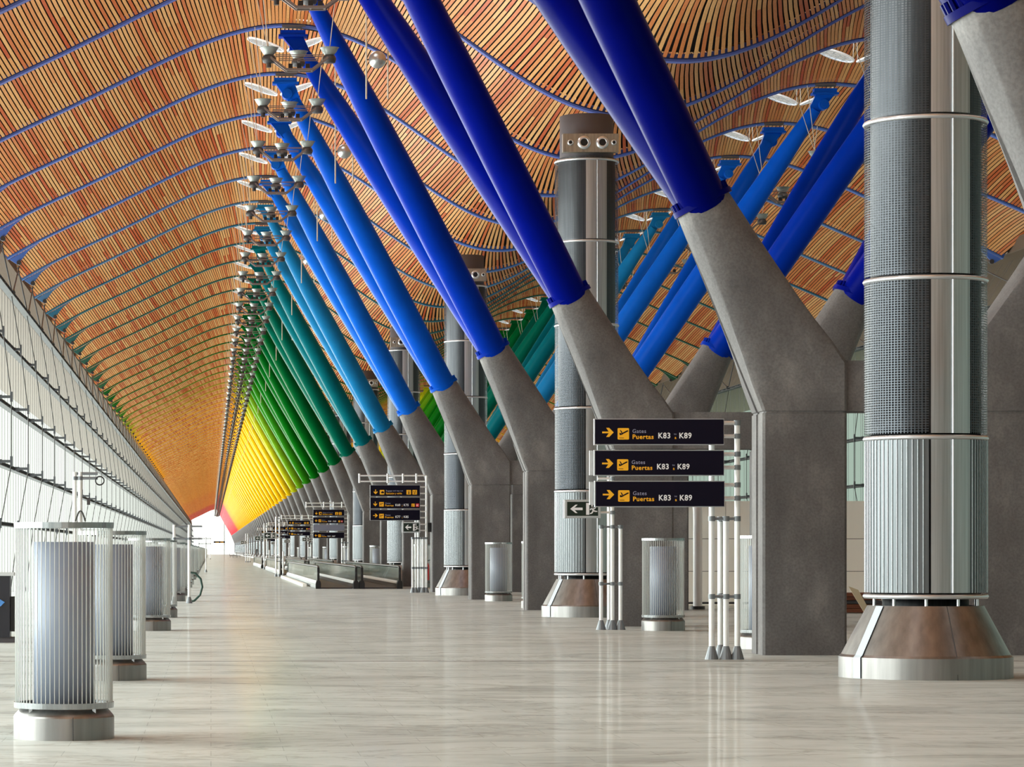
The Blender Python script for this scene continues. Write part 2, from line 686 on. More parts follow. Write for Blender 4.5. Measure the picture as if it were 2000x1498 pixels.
def side_wall(name, glass_low, sgn):
    """Cable-trussed glass wall; sgn -1 is the left one, +1 its mirror image on the right."""
    def X(x):
        return x if sgn < 0 else 2 * XC - x
    w = bpy.data.objects.new(name, None)
    COL.objects.link(w)
    structure(w)
    gl = MB()
    x = X(XL_WALL)
    gl.add([(x, -253, 0), (x, Y_END, 0), (x, Y_END, 10.5), (x, -253, 10.5)], [(0, 1, 2, 3)])
    gl.build('glazing', glass_low, w)
    gu = MB()
    x2 = X(-7.8) if sgn < 0 else X_TIP_R + .12
    x3 = x2 + sgn * .4
    gu.add([(x, -253, 10.5), (x, Y_END, 10.5), (x2, Y_END, 12.5), (x2, -253, 12.5), (x3, Y_END, 14), (x3, -253, 14)], [(0, 1, 2, 3), (3, 2, 4, 5)])
    gu.build('upper_glazing', m_glass_u, w)
    mu = MB()
    y = 40.0
    i = 0
    while y < (Y_END if sgn < 0 else 420):
        wd = .035 if i % 2 else .06
        mu.box((min(x, x - sgn * .006), y, 0), (max(x, x - sgn * .006), y + wd, 10.5))
        xo, xp = x - sgn * .004, x2 - sgn * .004
        mu.add([(xo, y, 10.5), (xo, y + wd, 10.5), (xp, y + wd, 12.5), (xp, y, 12.5)], [(0, 1, 2, 3)])
        y += 1.12 if i % 2 else .38
        i += 1
    mo = mu.build('mullion', m_facade_steel, w)
    mo['kind'] = 'stuff'
    y_far = Y_END if sgn < 0 else 500
    for z in LEVELS:
        bm = MB()
        xa, xb = sorted((x - sgn * .03, x - sgn * .28))
        bm.box((xa, -253, z), (xb, y_far, z + .04))
        bm.box((xa, -253, z + .1), (xb, y_far, z + .13))
        yy = 40.0
        while yy < min(y_far, 420):
            bm.bar((xa, yy, z + .06), (xb, yy + .75, z + .06), .03, .1)
            bm.bar((xb, yy + .75, z + .06), (xa, yy + 1.5, z + .06), .03, .1)
            yy += 1.5
        bm.build('transom', m_transom, w)
    bulk_b, bulk_c, bulk_s = MB(), MB(), MB()
    nb = 0
    i = 0
    yr = RIB0
    while yr < y_far - 5:
        for z, tx in zip(LEVELS[1:], TIPX[1:]):
            mb = bulk_b if nb >= 92 else MB()
            p0, p1 = Vector((x - sgn * .15, yr, z + .06)), Vector((X(tx), yr, z + .06))
            n_ = 4
            for h, (u0, u1) in ((.13, (0, .5)), (.09, (.5, 1))):
                mb.bar(p0.lerp(p1, u0), p0.lerp(p1, u1), .07, h)
            mb.box((p1.x - .035, yr - .05, z - .1), (p1.x + .035, yr + .05, z + .22))
            if mb is not bulk_b:
                mb.build('bracket', m_bracket, w)
            nb += 1
        mb = bulk_c if i >= 90 else MB()
        pts = [(X(-6.95), yr, 10.5)] + [(X(tx), yr, z) for z, tx in zip(LEVELS[1:], TIPX[1:])] + [(X(-7.0), yr, .1)]
        for a, c in zip(pts, pts[1:]):
            mb.tube([a, c], .018, 5, caps=False)
        if mb is not bulk_c:
            mb.build('cable', m_cable, w)
        mb = bulk_s if i >= 90 else MB()
        a, c = Vector((X(-7.25), yr + 8.95, 12.33)), Vector((X(-6.9), yr, 10.62))
        mb.tube([a, a.lerp(c, .9), c], [.025, .03, .09], 6)
        mb.tube([(X(-7.3), yr, 12.33), (X(-6.95), yr, 10.7)], .03, 6)
        if mb is not bulk_s:
            mb.build('diagonal_brace', m_bracket, w)
        yr += 9
        i += 1
    for mb, nm, mt in ((bulk_b, 'bracket', m_bracket), (bulk_c, 'cable', m_cable), (bulk_s, 'diagonal_brace', m_bracket)):
        if mb.v:
            o = mb.build(nm, mt, w)
            o['kind'] = 'stuff'
    return w


side_wall('wall_left', m_glass_l, -1)
side_wall('wall_right', m_glass_r, 1)
# glazed far end
we = bpy.data.objects.new('wall_far', None)
COL.objects.link(we)
structure(we)
g = MB()
g.add([(XL_WALL, Y_GLASS, 0), (XR_WALL, Y_GLASS, 0), (XR_WALL, Y_GLASS, 18), (XL_WALL, Y_GLASS, 18)], [(0, 1, 2, 3)])
g.build('glazing', glassy('end_glass', (255, 255, 250), (255, 255, 245), .4), we)
g = MB()
g.box((4.85, Y_GLASS - .4, 0), (5.15, Y_GLASS - .1, 16))
g.build('mullion', m_facade_steel, we)

# ------------------------------------------------------------------ roof ribs


def rib_mesh():
    mb = MB()
    pts = [(x, z, th) for x, z, th in arc_points(.28)]
    pts.append((X_TIP_R, roof_z(X_TIP_R), roof_slope(X_TIP_R - .05)))
    sec = [(-.14, 0), (.14, 0), (.14, .055), (.05, .065), (.05, .19), (-.05, .19), (-.05, .065), (-.14, .055)]
    rings = []
    for x, z, th in pts:
        rings.append([(x - h * math.sin(th), y, z + h * math.cos(th)) for y, h in sec])
    mb.loft(rings, 0, True, False)
    return mb


ribm = rib_mesh().mesh('roof_rib', m_rib)
rib_parts = []
for poly, px0 in (([(-7.6, 12.62), (-6.5, 13.25), (-6.9, 12.95), (-7.15, 12.62), (-7.35, 12.45)], -7.25),
                  ([(X_TIP_R - .05, roof_z(X_TIP_R)), (X_TIP_R - 1.15, roof_z(X_TIP_R - 1.15)), (X_TIP_R - .75, roof_z(X_TIP_R) + .28), (X_TIP_R - .5, roof_z(X_TIP_R)), (X_TIP_R - .3, roof_z(X_TIP_R) - .15)], X_TIP_R - .42)):
    gus = MB()
    gus.prism(poly, -.05, .05)
    gus.tube([(px0, -.1, 12.5 if px0 < 0 else roof_z(X_TIP_R) - .1), (px0, .1, 12.5 if px0 < 0 else roof_z(X_TIP_R) - .1)], .09, 12, 1)
    rib_parts.append(('gusset_plate', gus.mesh('gusset_plate', [m_rib, m_dark])))
for xa in (2.4, X_RIGHT_APEX):
    z = roof_z(xa)
    pl = MB()
    pl.box((xa - .34, -.155, z - .02), (xa + .34, .155, z + .05))
    rib_parts.append(('cover_plate', pl.mesh('cover_plate', m_capgrey)))
n_rib = n_bays + 1
for i in range(n_rib):
    y = RIB0 + 9 * i
    k = (y - TREE0) / TREE_STEP
    o = bpy.data.objects.new('roof_rib', ribm)
    COL.objects.link(o)
    o.location = (0, y, 0)
    cr = colour(k + .25 if k < 44 else max(44, k - 9))
    wgt = .3 if k < 6 else .15 if k < 10 else .05
    o.color = tuple(cr[q] * (1 - wgt) + lin((150, 165, 190))[q] * wgt for q in range(3)) + (1,)
    tag(o, '%s curved steel roof rib, %s rib in line from the front' % (colour_name(k), ordinal(i + 1)), 'roof rib', 'ribs under the bamboo ceiling')
    if i < 45:
        for nm, me in rib_parts:
            p = bpy.data.objects.new(nm, me)
            COL.objects.link(p)
            p.parent = o
            p.color = o.color

# ------------------------------------------------------------------ concrete frames with twin struts


def leg_rings(mirror):
    """Cross-sections of one leg: rectangular pillar with a groove in its outer side, leaning arm that turns round."""
    uv = []
    ch = .06
    # clockwise outline in (u, v), u along the width, v along the hall; groove on the u = -1 side
    base = [(-1 + ch, -1), (-.5, -1), (0, -1), (.5, -1), (1 - ch, -1), (1, -1 + ch), (1, -.5), (1, 0), (1, .5), (1, 1 - ch), (1 - ch, 1), (.5, 1), (0, 1), (-.5, 1),
            (-1 + ch, 1), (-1, 1 - ch), (-1, .5), (-1, .16), (-.86, .12), (-.86, -.12), (-1, -.16), (-1, -.5), (-1, -1 + ch)]
    secs = [((8.64, 0), (9.96, 0), .5, 0), ((8.64, 3.79), (9.96, 3.79), .5, 0), ((8.66, 3.795), (9.94, 3.795), .485, 0), ((8.66, 3.82), (9.94, 3.82), .485, 0),
            ((8.64, 3.83), (9.96, 3.83), .5, 0), ((8.63, 3.85), (9.96, 4.6), .5, 0)]
    L0, R0, L1, R1 = Vector((8.63, 3.85)), Vector((9.96, 4.6)), Vector((7.38, 6.93)), Vector((8.18, 7.33))
    for i in range(1, 9):
        t = i / 8
        secs.append((tuple(L0.lerp(L1, t)), tuple(R0.lerp(R1, t)), .5 - .05 * t, max(0, (t - .1) / .9) ** .8))
    rings = []
    for L, R, hy, w in secs:
        L, R = Vector(L), Vector(R)
        c, h = (L + R) / 2, (R - L) / 2
        ring = []
        for u, v in base:
            l = math.hypot(u, v)
            cu, cv = u / l, v / l
            a, bq = u + (cu - u) * w, v + (cv - v) * w
            p = c + h * a
            x = p.x if not mirror else 2 * XC - p.x
            ring.append((x, bq * hy, p.y))
        rings.append(ring if not mirror else list(reversed(ring)))
    return rings


FL = Vector((7.78, 0, 7.13))
AX = Vector((-.447, 0, .894))


def mirror_x(p, m):
    p = Vector(p)
    if m:
        p.x = 2 * XC - p.x
    return p


def frame_mb():
    mb = MB()
    for m in (False, True):
        mb.loft(leg_rings(m), 0, True, False)
    mb.box((9.9, -.42, 3.83), (2 * XC - 9.9, .42, 4.62))
    return mb


def strut_mb(m, s):
    """One tapering tube from the flange up to the rib, and the wedge head on it."""
    xa = 2.38 if not m else X_RIGHT_APEX
    za = roof_z(xa) - .13
    base = mirror_x(FL, m) + Vector((0, s * .1, 0))
    head = Vector((xa, s * 4.5, za - .18))
    d = head - base
    prof = [(0, .385), (.03, .385), (.12, .395), (.3, .40), (.5, .385), (.65, .355), (.78, .305), (.88, .25), (.955, .2)]
    mb = MB()
    mb.tube([base + d * t for t, r in prof], [r for t, r in prof], 28)
    return mb, base, head, d


def head_mb(m, s):
    mb = MB()
    _, base, head, d = strut_mb(m, s)
    p = base + d * .94
    mb2 = MB()
    # wedge between tube end and bearing plate
    top = [(head.x + dx, head.y + dy, head.z) for dx, dy in ((-.3, -.13), (.3, -.13), (.3, .13), (-.3, .13))]
    bot = [(p.x + dx, p.y + dy, p.z) for dx, dy in ((-.2, -.13), (.2, -.13), (.2, .13), (-.2, .13))]
    mb2.loft([bot, top], 0, True, False)
    mb2.box((head.x - .42, head.y - .2, head.z), (head.x + .42, head.y + .2, head.z + .07))
    mb2.box((head.x - .36, head.y - .17, head.z + .07), (head.x + .36, head.y + .17, head.z + .2))
    c = Vector((head.x + (.05 if not m else -.05), head.y, head.z - .32))
    mb2.tube([(c.x, c.y - .2, c.z), (c.x, c.y + .2, c.z)], .16, 20)
    mb2.tube([(c.x, c.y - .215, c.z), (c.x, c.y + .215, c.z)], .09, 16)
    return mb2


def flange_mb(m):
    mb = MB()
    c = mirror_x(FL, m)
    ax = Vector((AX.x * (-1 if m else 1), 0, AX.z))
    mb.tube([c - ax * .03, c + ax * .06], .495, 40)
    a = Vector((0, 1, 0))
    b_ = ax.cross(a)
    for k in range(26):
        q = c + ax * .05 + (a * math.cos(2 * PI * k / 26) + b_ * math.sin(2 * PI * k / 26)) * .447
        mb.tube([q, q + ax * .13], .032, 6, smooth=False)
    return mb


def make_support():
    root = thing('support_frame', 'x', 'support frame', (0, TREE0, 0), 'concrete frames with coloured struts')
    fo_ = frame_mb().build('concrete_frame', m_conc, root)
    fo_.data.polygons.foreach_set('use_smooth', [True] * len(fo_.data.polygons))
    fo_.data.set_sharp_from_angle(angle=math.radians(33))
    for m in (False, True):
        flange_mb(m).build('bolted_flange', m_paint, root)
        for s in (-1, 1):
            st = strut_mb(m, s)[0].build('strut', m_paint, root)
            head_mb(m, s).build('strut_head', m_paint, st)
    return root


sup = make_support()
sup_t = tree_of(sup)


def paint_tree(t, c):
    o, ch = t
    o.color = c
    for k in ch:
        paint_tree(k, c)


def support_label(k):
    lab = 'grey concrete double-legged frame with %s steel struts, ' % colour_name(k)
    if k == 0:
        return lab + 'cut off by the right edge'
    return lab + '%s frame down the hall' % ordinal(k + 1)


paint_tree(sup_t, colour(0))
sup['label'] = support_label(0)
for k in range(1, N_TREE + 1):
    if TREE0 + TREE_STEP * k > Y_END - 8:
        break
    dup(sup_t, None, (0, TREE0 + TREE_STEP * k, 0), support_label(k), colour(k))

# ------------------------------------------------------------------ steel air columns


def make_column():
    root = thing('air_column', 'x', 'air column', (9.28, 39.9, 0), 'tall steel air columns')
    R = .78
    cone = MB()
    cone.creased([(.6, .93), (.74, .93), (1.075, .3), (1.11, .27), (1.11, .0)], (0, 0, 0), 72)
    a0 = math.radians(-90 + 0)
    co = cone.build('flared_base', m_cone, root)
    strip = MB()
    ang = math.radians(207)
    ca, sa = math.cos(ang), math.sin(ang)
    tx, ty = -sa, ca
    w = .07
    pts = []
    for r, z in ((.752, .928), (1.087, .302), (1.122, .27), (1.122, .005)):
        pts.append([(r * ca - tx * w, r * sa - ty * w, z), (r * ca + tx * w, r * sa + ty * w, z)])
    vs = [p for q in pts for p in q]
    strip.add(vs, [(0, 1, 3, 2), (2, 3, 5, 4), (4, 5, 7, 6)])
    strip.build('protective_film', simple('pale_blue_film', (190, 204, 216), .4), co)
    seam = MB()
    for ang in (math.radians(-82), math.radians(20), math.radians(130)):
        ca, sa = math.cos(ang), math.sin(ang)
        seam.tube([(.745 * ca, .745 * sa, .93), (1.08 * ca, 1.08 * sa, .3), (1.113 * ca, 1.113 * sa, .0)], .005, 5)
    seam.build('panel_seam', m_dark, co)
    core = MB()
    core.lathe([(.55, .9), (.55, 1.05), (.70, 1.05), (.70, 11.3)], (0, 0, 0), 48, 0, True)
    core.build('inner_duct', m_duct, root)
    for k in range(10):
        a = 2 * PI * k / 10 + .1
        p = MB()
        p.tube([(.68 * math.cos(a), .68 * math.sin(a), .9), (.68 * math.cos(a), .68 * math.sin(a), 1.06)], .022, 8)
        p.build('stand_off', m_chrome, root)
    ring_z = [1.05, 3.09, 5.13, 7.18, 9.22, 11.22]
    for i in range(5):
        z0, z1 = ring_z[i] + .05, ring_z[i + 1] - .03
        jk = MB()
        # mesh all round except a smooth sheet facing front
        n, n0 = 72, None
        r = R
        a_s, a_e = math.radians(-98), math.radians(-58)
        for k in range(n):
            b0, b1 = 2 * PI * k / n - PI, 2 * PI * (k + 1) / n - PI
            mid_a = (b0 + b1) / 2
            smooth_sheet = a_s < mid_a < a_e
            if smooth_sheet:
                continue
            jk.add([(r * math.cos(b0), r * math.sin(b0), z0), (r * math.cos(b1), r * math.sin(b1), z0),
                    (r * math.cos(b1), r * math.sin(b1), z1), (r * math.cos(b0), r * math.sin(b0), z1)], [(0, 1, 2, 3)], 0, True)
        jo = jk.build('mesh_jacket', m_grid if i > 0 else m_steel_soft, root)
        sh = MB()
        nn = 14
        ring0, ring1 = [], []
        for k in range(nn + 1):
            a = a_s + (a_e - a_s) * k / nn
            ring0.append((r * math.cos(a), r * math.sin(a), z0))
            ring1.append((r * math.cos(a), r * math.sin(a), z1))
        sh.add(ring0 + ring1, [(k, k + 1, nn + 1 + k + 1, nn + 1 + k) for k in range(nn)], 0, True)
        a = math.radians(-77)
        sh.tube([((r + .012) * math.cos(a), (r + .012) * math.sin(a), z0), ((r + .012) * math.cos(a), (r + .012) * math.sin(a), z1)], .02, 8)
        sh.build('smooth_sheet', m_sheet, root)
        if i == 0:
            rb = MB()
            for deg in list(range(-55, 5, 4)) + list(range(-180, -100, 5)):
                a = math.radians(deg)
                rb.tube([((r + .004) * math.cos(a), (r + .004) * math.sin(a), z0), ((r + .004) * math.cos(a), (r + .004) * math.sin(a), z1)], .007, 5)
            rb.build('ribbing', m_steel, jo)
    for z in ring_z:
        rg = MB()
        n = 48
        rg.lathe([(R - .04, z - .025), (R + .005, z - .03), (R + .022, z), (R + .005, z + .03), (R - .04, z + .025)], (0, 0, 0), n, 0, True)
        rg.build('ring', m_chrome, root)
    cap = MB()
    cap.lathe([(.66, 11.25), (.66, 12.35), (.3, 12.37)], (0, 0, 0), 48, 0, True, False)
    cap.build('cap', m_capgrey, root)
    nb = MB()
    nb.box((-.68, -.86, 11.37), (.68, -.62, 11.82))
    bx = nb.build('nozzle_panel', steel('nozzle_panel_steel', (188, 182, 168), .4, 14, .2), root)
    for x, r in ((-.5, .075), (-.17, .165), (.28, .155), (.56, .07)):
        q = MB()
        rings = []
        for rr, yy in ((r, -.865), (r * .98, -.91), (r * .62, -.94), (r * .55, -.93)):
            rings.append([(x + rr * math.cos(2 * PI * k / 24), yy, 11.6 + rr * math.sin(2 * PI * k / 24)) for k in range(24)])
        q.loft(rings, 0, False, True)
        q.add([(x + r * .55 * math.cos(2 * PI * k / 24), -.925, 11.6 + r * .55 * math.sin(2 * PI * k / 24)) for k in range(24)], [tuple(range(24))], 1)
        q.build('nozzle', [m_chrome, m_black], bx)
    return root


col = make_column()
col_t = tree_of(col)
col['label'] = 'widest mesh-clad steel air column on flared base, cut by the top edge'
i = 1
while 39.9 + 36 * i < 1100:
    dup(col_t, None, (9.28, 39.9 + 36 * i, 0), 'tall mesh-clad steel air column with nozzle panel, %s column down the hall' % ordinal(i + 1))
    i += 1

# ------------------------------------------------------------------ floor-standing air diffusers


def make_diffuser():
    root = thing('air_diffuser', 'x', 'air diffuser', (-1.29, 26.95, 0), 'steel air diffusers')
    R = .425
    b = MB()
    b.creased([(.30, .30), (.36, .29), (.435, .205), (.442, .19), (.442, 0)], (0, 0, 0), 48)
    b.tube([(.1, -.43, .2), (.1, -.445, .19), (.1, -.433, 0)], .004, 5, 1)
    b.build('flared_base', [m_cone, m_dark], root)
    st = MB()
    for k in range(4):
        a = PI / 4 + k * PI / 2
        st.bar((.39 * math.cos(a), .39 * math.sin(a), .2), (.39 * math.cos(a), .39 * math.sin(a), .3), .03, .03)
    st.build('stand_off', m_steel, root)
    c = MB()
    c.lathe([(.05, .3), (.275, .3), (.275, 1.72), (.05, 1.72)], (0, 0, 0), 40, 0, True)
    c.build('inner_cylinder', m_perf, root)
    fin = MB()
    for k in range(66):
        a = 2 * PI * k / 66
        fin.bar((R * math.cos(a), R * math.sin(a), .3), (R * math.cos(a), R * math.sin(a), 1.84), .006, .008, up=(math.cos(a), math.sin(a), 0))
    fin.build('rod_cage', m_cage, root)
    for z in (.29, 1.86):
        r_ = MB()
        r_.lathe([(R - .04, z - .02), (R + .012, z - .02), (R + .015, z + .03), (R - .04, z + .03), (R - .04, z - .02)], (0, 0, 0), 48, 0, False)
        r_.build('ring', m_steel, root)
    return root


dif = make_diffuser()
dif_t = tree_of(dif)
DL = []
i = 0
while 26.95 + 36 * i < 700:
    DL += [26.95 + 36 * i, 39.1 + 36 * i]
    i += 1
dif['label'] = 'squat steel rod-cage air diffuser, largest, at the lower left'
for i, y in enumerate(DL[1:]):
    dup(dif_t, None, (-1.26, y, 0), 'squat steel rod-cage air diffuser in the left row, %s one from the front' % ordinal(i + 2))
lab_r = {0: 'pale rod-cage air diffuser half hidden behind the second concrete leg', 1: 'steel rod-cage air diffuser between the exit sign posts and the gate sign posts'}
DR = [51.3, 62.9, 87.3, 98.9, 123.3, 134.9] + [159.3 + 36 * q for q in range(6)] + [170.9 + 36 * q for q in range(6)]
for i, y in enumerate(sorted(DR)):
    dup(dif_t, None, (9.26, y, 0), lab_r.get(i, 'steel rod-cage air diffuser among the concrete legs, %s from the front' % ordinal(i + 1)))

# ------------------------------------------------------------------ hanging lamp clusters


def bowl_mb(c, r=.235, h=.2):
    mb = MB()
    mb.lathe([(.1, 0), (.14, .04), (.19, .11), (r, h), (r + .02, h + .005), (r - .015, h - .005), (.18, .12), (.12, .05), (.02, .03)], c, 20, 0, True)
    return mb


def lamp_frame_mb():
    mb = MB()
    for y in (-.14, .14):
        mb.bar((-.34, y, .03), (.34, y, .03), .06, .06)
        mb.bar((-.33, y, .03), (-.74, y, .34), .06, .06)
        mb.bar((.33, y, .03), (.74, y, .34), .06, .06)
        mb.bar((-.6, y, .4), (.6, y, .4), .02, .02)
        mb.bar((-.5, y, .3), (.5, y, .3), .02, .02)
    for x in (-.32, 0, .32):
        mb.bar((x, -.14, .03), (x, .14, .03), .04, .04)
    mb.bar((0, .14, .3), (0, .7, .36), .06, .06)
    return mb


def make_lamp():
    root = thing('lamp_cluster', 'x', 'hanging lamps', (2.25, 69.4, 13.86), 'uplight clusters hanging under the left roof crest')
    lamp_frame_mb().build('frame', m_lampframe, root)
    for x, y, z in ((-.77, 0, .4), (0, .7, .42), (.77, 0, .4)):
        bowl_mb((x, y, z)).build('bowl', m_bowl, root)
        h = MB()
        h.lathe([(.02, -.18), (.15, -.18), (.18, -.09), (.15, .0), (.09, .02)], (x, y, z), 16, 0, True)
        h.build('housing', m_dark, root)
    for x in (-.22, 0, .22):
        h = MB()
        h.box((x - .055, -.07, .06), (x + .055, .07, .19))
        h.build('ballast_box', m_black, root)
    s = MB()
    s.tube([(-.77, 0, .1), (-.77, 0, .22)], .065, 10)
    s.build('camera_pod', m_dark, root)
    for a, c in (((-.77, 0, .5), (-1.0, .2, 2.7)), ((.77, 0, .5), (1.0, -.3, 2.6)), ((-.77, 0, .5), (-1.2, 1.2, 2.7))):
        w = MB()
        w.tube([a, c], .012, 5, caps=False)
        w.build('suspension_wire', m_rod, root)
    return root


lamp = make_lamp()
lamp_t = tree_of(lamp)
lamp['label'] = 'cluster of bowl uplights hanging on wires, first and largest, cut by the top edge'
# a light copy of the cluster for the long distance: the same shapes as one mesh
one = MB()
src = lamp_frame_mb()
one.add(src.v, src.f, 0)
for x, y, z in ((-.77, 0, .4), (0, .7, .42), (.77, 0, .4)):
    one.lathe([(.1, 0), (.19, .11), (.25, .2), (.18, .12), (.02, .03)], (x, y, z), 10, 1, True)
    one.lathe([(.02, -.18), (.16, -.18), (.16, .0)], (x, y, z), 8, 2, True)
for x in (-.22, 0, .22):
    one.box((x - .055, -.07, .06), (x + .055, .07, .19), 3)
for a, c in (((-.77, 0, .5), (-1.0, .2, 2.7)), ((.77, 0, .5), (1.0, -.3, 2.6))):
    one.tube([a, c], .012, 4, 4, caps=False)
onem = one.mesh('lamp_cluster', [m_lampframe, m_bowl, m_dark, m_black, m_rod])
i = 1
while 69.4 + 9 * i < Y_END - 10:
    y = 69.4 + 9 * i
    lab = 'cluster of bowl uplights on wires under the left crest, %s from the front' % ordinal(i + 1)
    if i < 22:
        dup(lamp_t, None, (2.25, y, 13.86), lab)
    else:
        o = bpy.data.objects.new('lamp_cluster', onem)
        COL.objects.link(o)
        o.location = (2.25, y, 13.86)
        tag(o, lab, 'hanging lamps', 'uplight clusters hanging under the left roof crest')
    i += 1
for i in range(14):
    o = dup(lamp_t, None, (X_RIGHT_APEX + .15, 87.4 + 9 * i, 13.55), 'cluster of bowl uplights under the right roof crest, %s from the front' % ordinal(i + 1))
    o['group'] = 'uplight clusters hanging under the right roof crest'

# mirror discs under the skylights
def make_disc(side):
    root = thing('reflector_disc', 'x', 'reflector disc', (0, 0, 0), 'round reflector discs below the ribs')
    tilt = math.radians(19) * side
    R = .56
    d = MB()
    n = 32
    def P(r, a, h):
        x, y = r * math.cos(a), r * math.sin(a)
        return (x * math.cos(tilt) + h * math.sin(tilt), y, -x * math.sin(tilt) + h * math.cos(tilt))
    d.add([P(R, 2 * PI * k / n, 0) for k in range(n)], [tuple(range(n))])
    d.build('disc', m_disc, root)
    rim = MB()
    rim.loft([[P(R + dr, 2 * PI * k / n, h) for k in range(n)] for dr, h in ((-.01, -.025), (.03, -.025), (.03, .025), (-.01, .025), (-.01, -.025))], 0, False, False)
    rim.build('rim', m_white, root)
    gr = MB()
    for q in (-.3, -.1, .1, .3):
        a = math.asin(q / R)
        w = math.cos(a) * R
        p0, p1 = P(math.hypot(w, q), math.atan2(q, -w), -.01), P(math.hypot(w, q), math.atan2(q, w), -.01)
        gr.bar(p0, p1, .014, .014)
        p0, p1 = P(math.hypot(w, q), math.atan2(-w, q), -.01), P(math.hypot(w, q), math.atan2(w, q), -.01)
        gr.bar(p0, p1, .014, .014)
    gr.build('grid', m_silver, root)
    w = MB()
    w.tube([P(R, 0, 0), (R, 0, .75)], .01, 5, caps=False)
    w.tube([P(R, PI, 0), (-R, 0, .75)], .01, 5, caps=False)
    w.build('suspension_wire', m_rod, root)
    return root


dl, dr_ = make_disc(1), make_disc(-1)
tl, tr_ = tree_of(dl), tree_of(dr_)
first = True
for wing, xa, z, lo in (('left', 2.26, 16.98, 2), ('right', X_RIGHT_APEX - .05, 16.66, 2)):
    for i in range(0, 16):
        y = 93.2 + 9 * i - (9 if wing == 'right' else 0)
        for side, t, dx in (('left', tl, -.6), ('right', tr_, .6)):
            lab = 'tilted white-rimmed disc, %s of the pair under the %s rib crest, %s pair from front' % (side, wing, ordinal(i + 1))
            if first and wing == 'left' and i == 0:
                t[0].location = (xa + dx, y, z)
                t[0]['label'] = lab
            else:
                dup(t, None, (xa + dx, y, z), lab)

# silver balls on twin rods
ball = thing('ball_loudspeaker', 'x', 'hanging ball', (4.24, 78.2, 14.13), 'silver balls hanging on rods')
b = MB()
b.sphere((0, 0, 0), .225)
b.build('ball', m_ball, ball)
for x in (-.285, .265):
    r_ = MB()
    r_.tube([(x, 0, -1.0), (x, 0, 2.6)], .022, 8)
    r_.build('rod', m_rod, ball)
r_ = MB()
r_.bar((-.285, 0, 0), (.265, 0, 0), .03, .03)
r_.build('cross_pin', m_dark, ball)
ball['label'] = 'silver ball hanging on twin rods, largest, near the top edge'
bt = tree_of(ball)
i = 1
while 78.2 + 18 * i < Y_END - 20:
    dup(bt, None, (4.24 if i % 2 == 0 else 4.18, 78.2 + 18 * i, 14.13), 'silver ball hanging on twin rods, %s ball from the front' % ordinal(i + 1))
    i += 1

# ------------------------------------------------------------------ signs
FONT_CACHE = {}


def text_geo(s, bold=False):
    key = (s, bold)
    if key not in FONT_CACHE:
        cu = bpy.data.curves.new('t', 'FONT')
        cu.body = s
        cu.size = 1
        cu.resolution_u = 3
        cu.offset = .022 if bold else .006
        cu.space_character = 1.1
        o = bpy.data.objects.new('t', cu)
        COL.objects.link(o)
        dg = bpy.context.evaluated_depsgraph_get()
        me = o.evaluated_get(dg).to_mesh()
        FONT_CACHE[key] = ([v.co.copy() for v in me.vertices], [tuple(p.vertices) for p in me.polygons])
        o.evaluated_get(dg).to_mesh_clear()
        bpy.data.objects.remove(o)
        bpy.data.curves.remove(cu)
    return FONT_CACHE[key]


LET = [m_yellow, m_white, m_lilac, m_red, m_navy]     # lettering slots
YEL, WHT, LIL, RED, NAV = range(5)


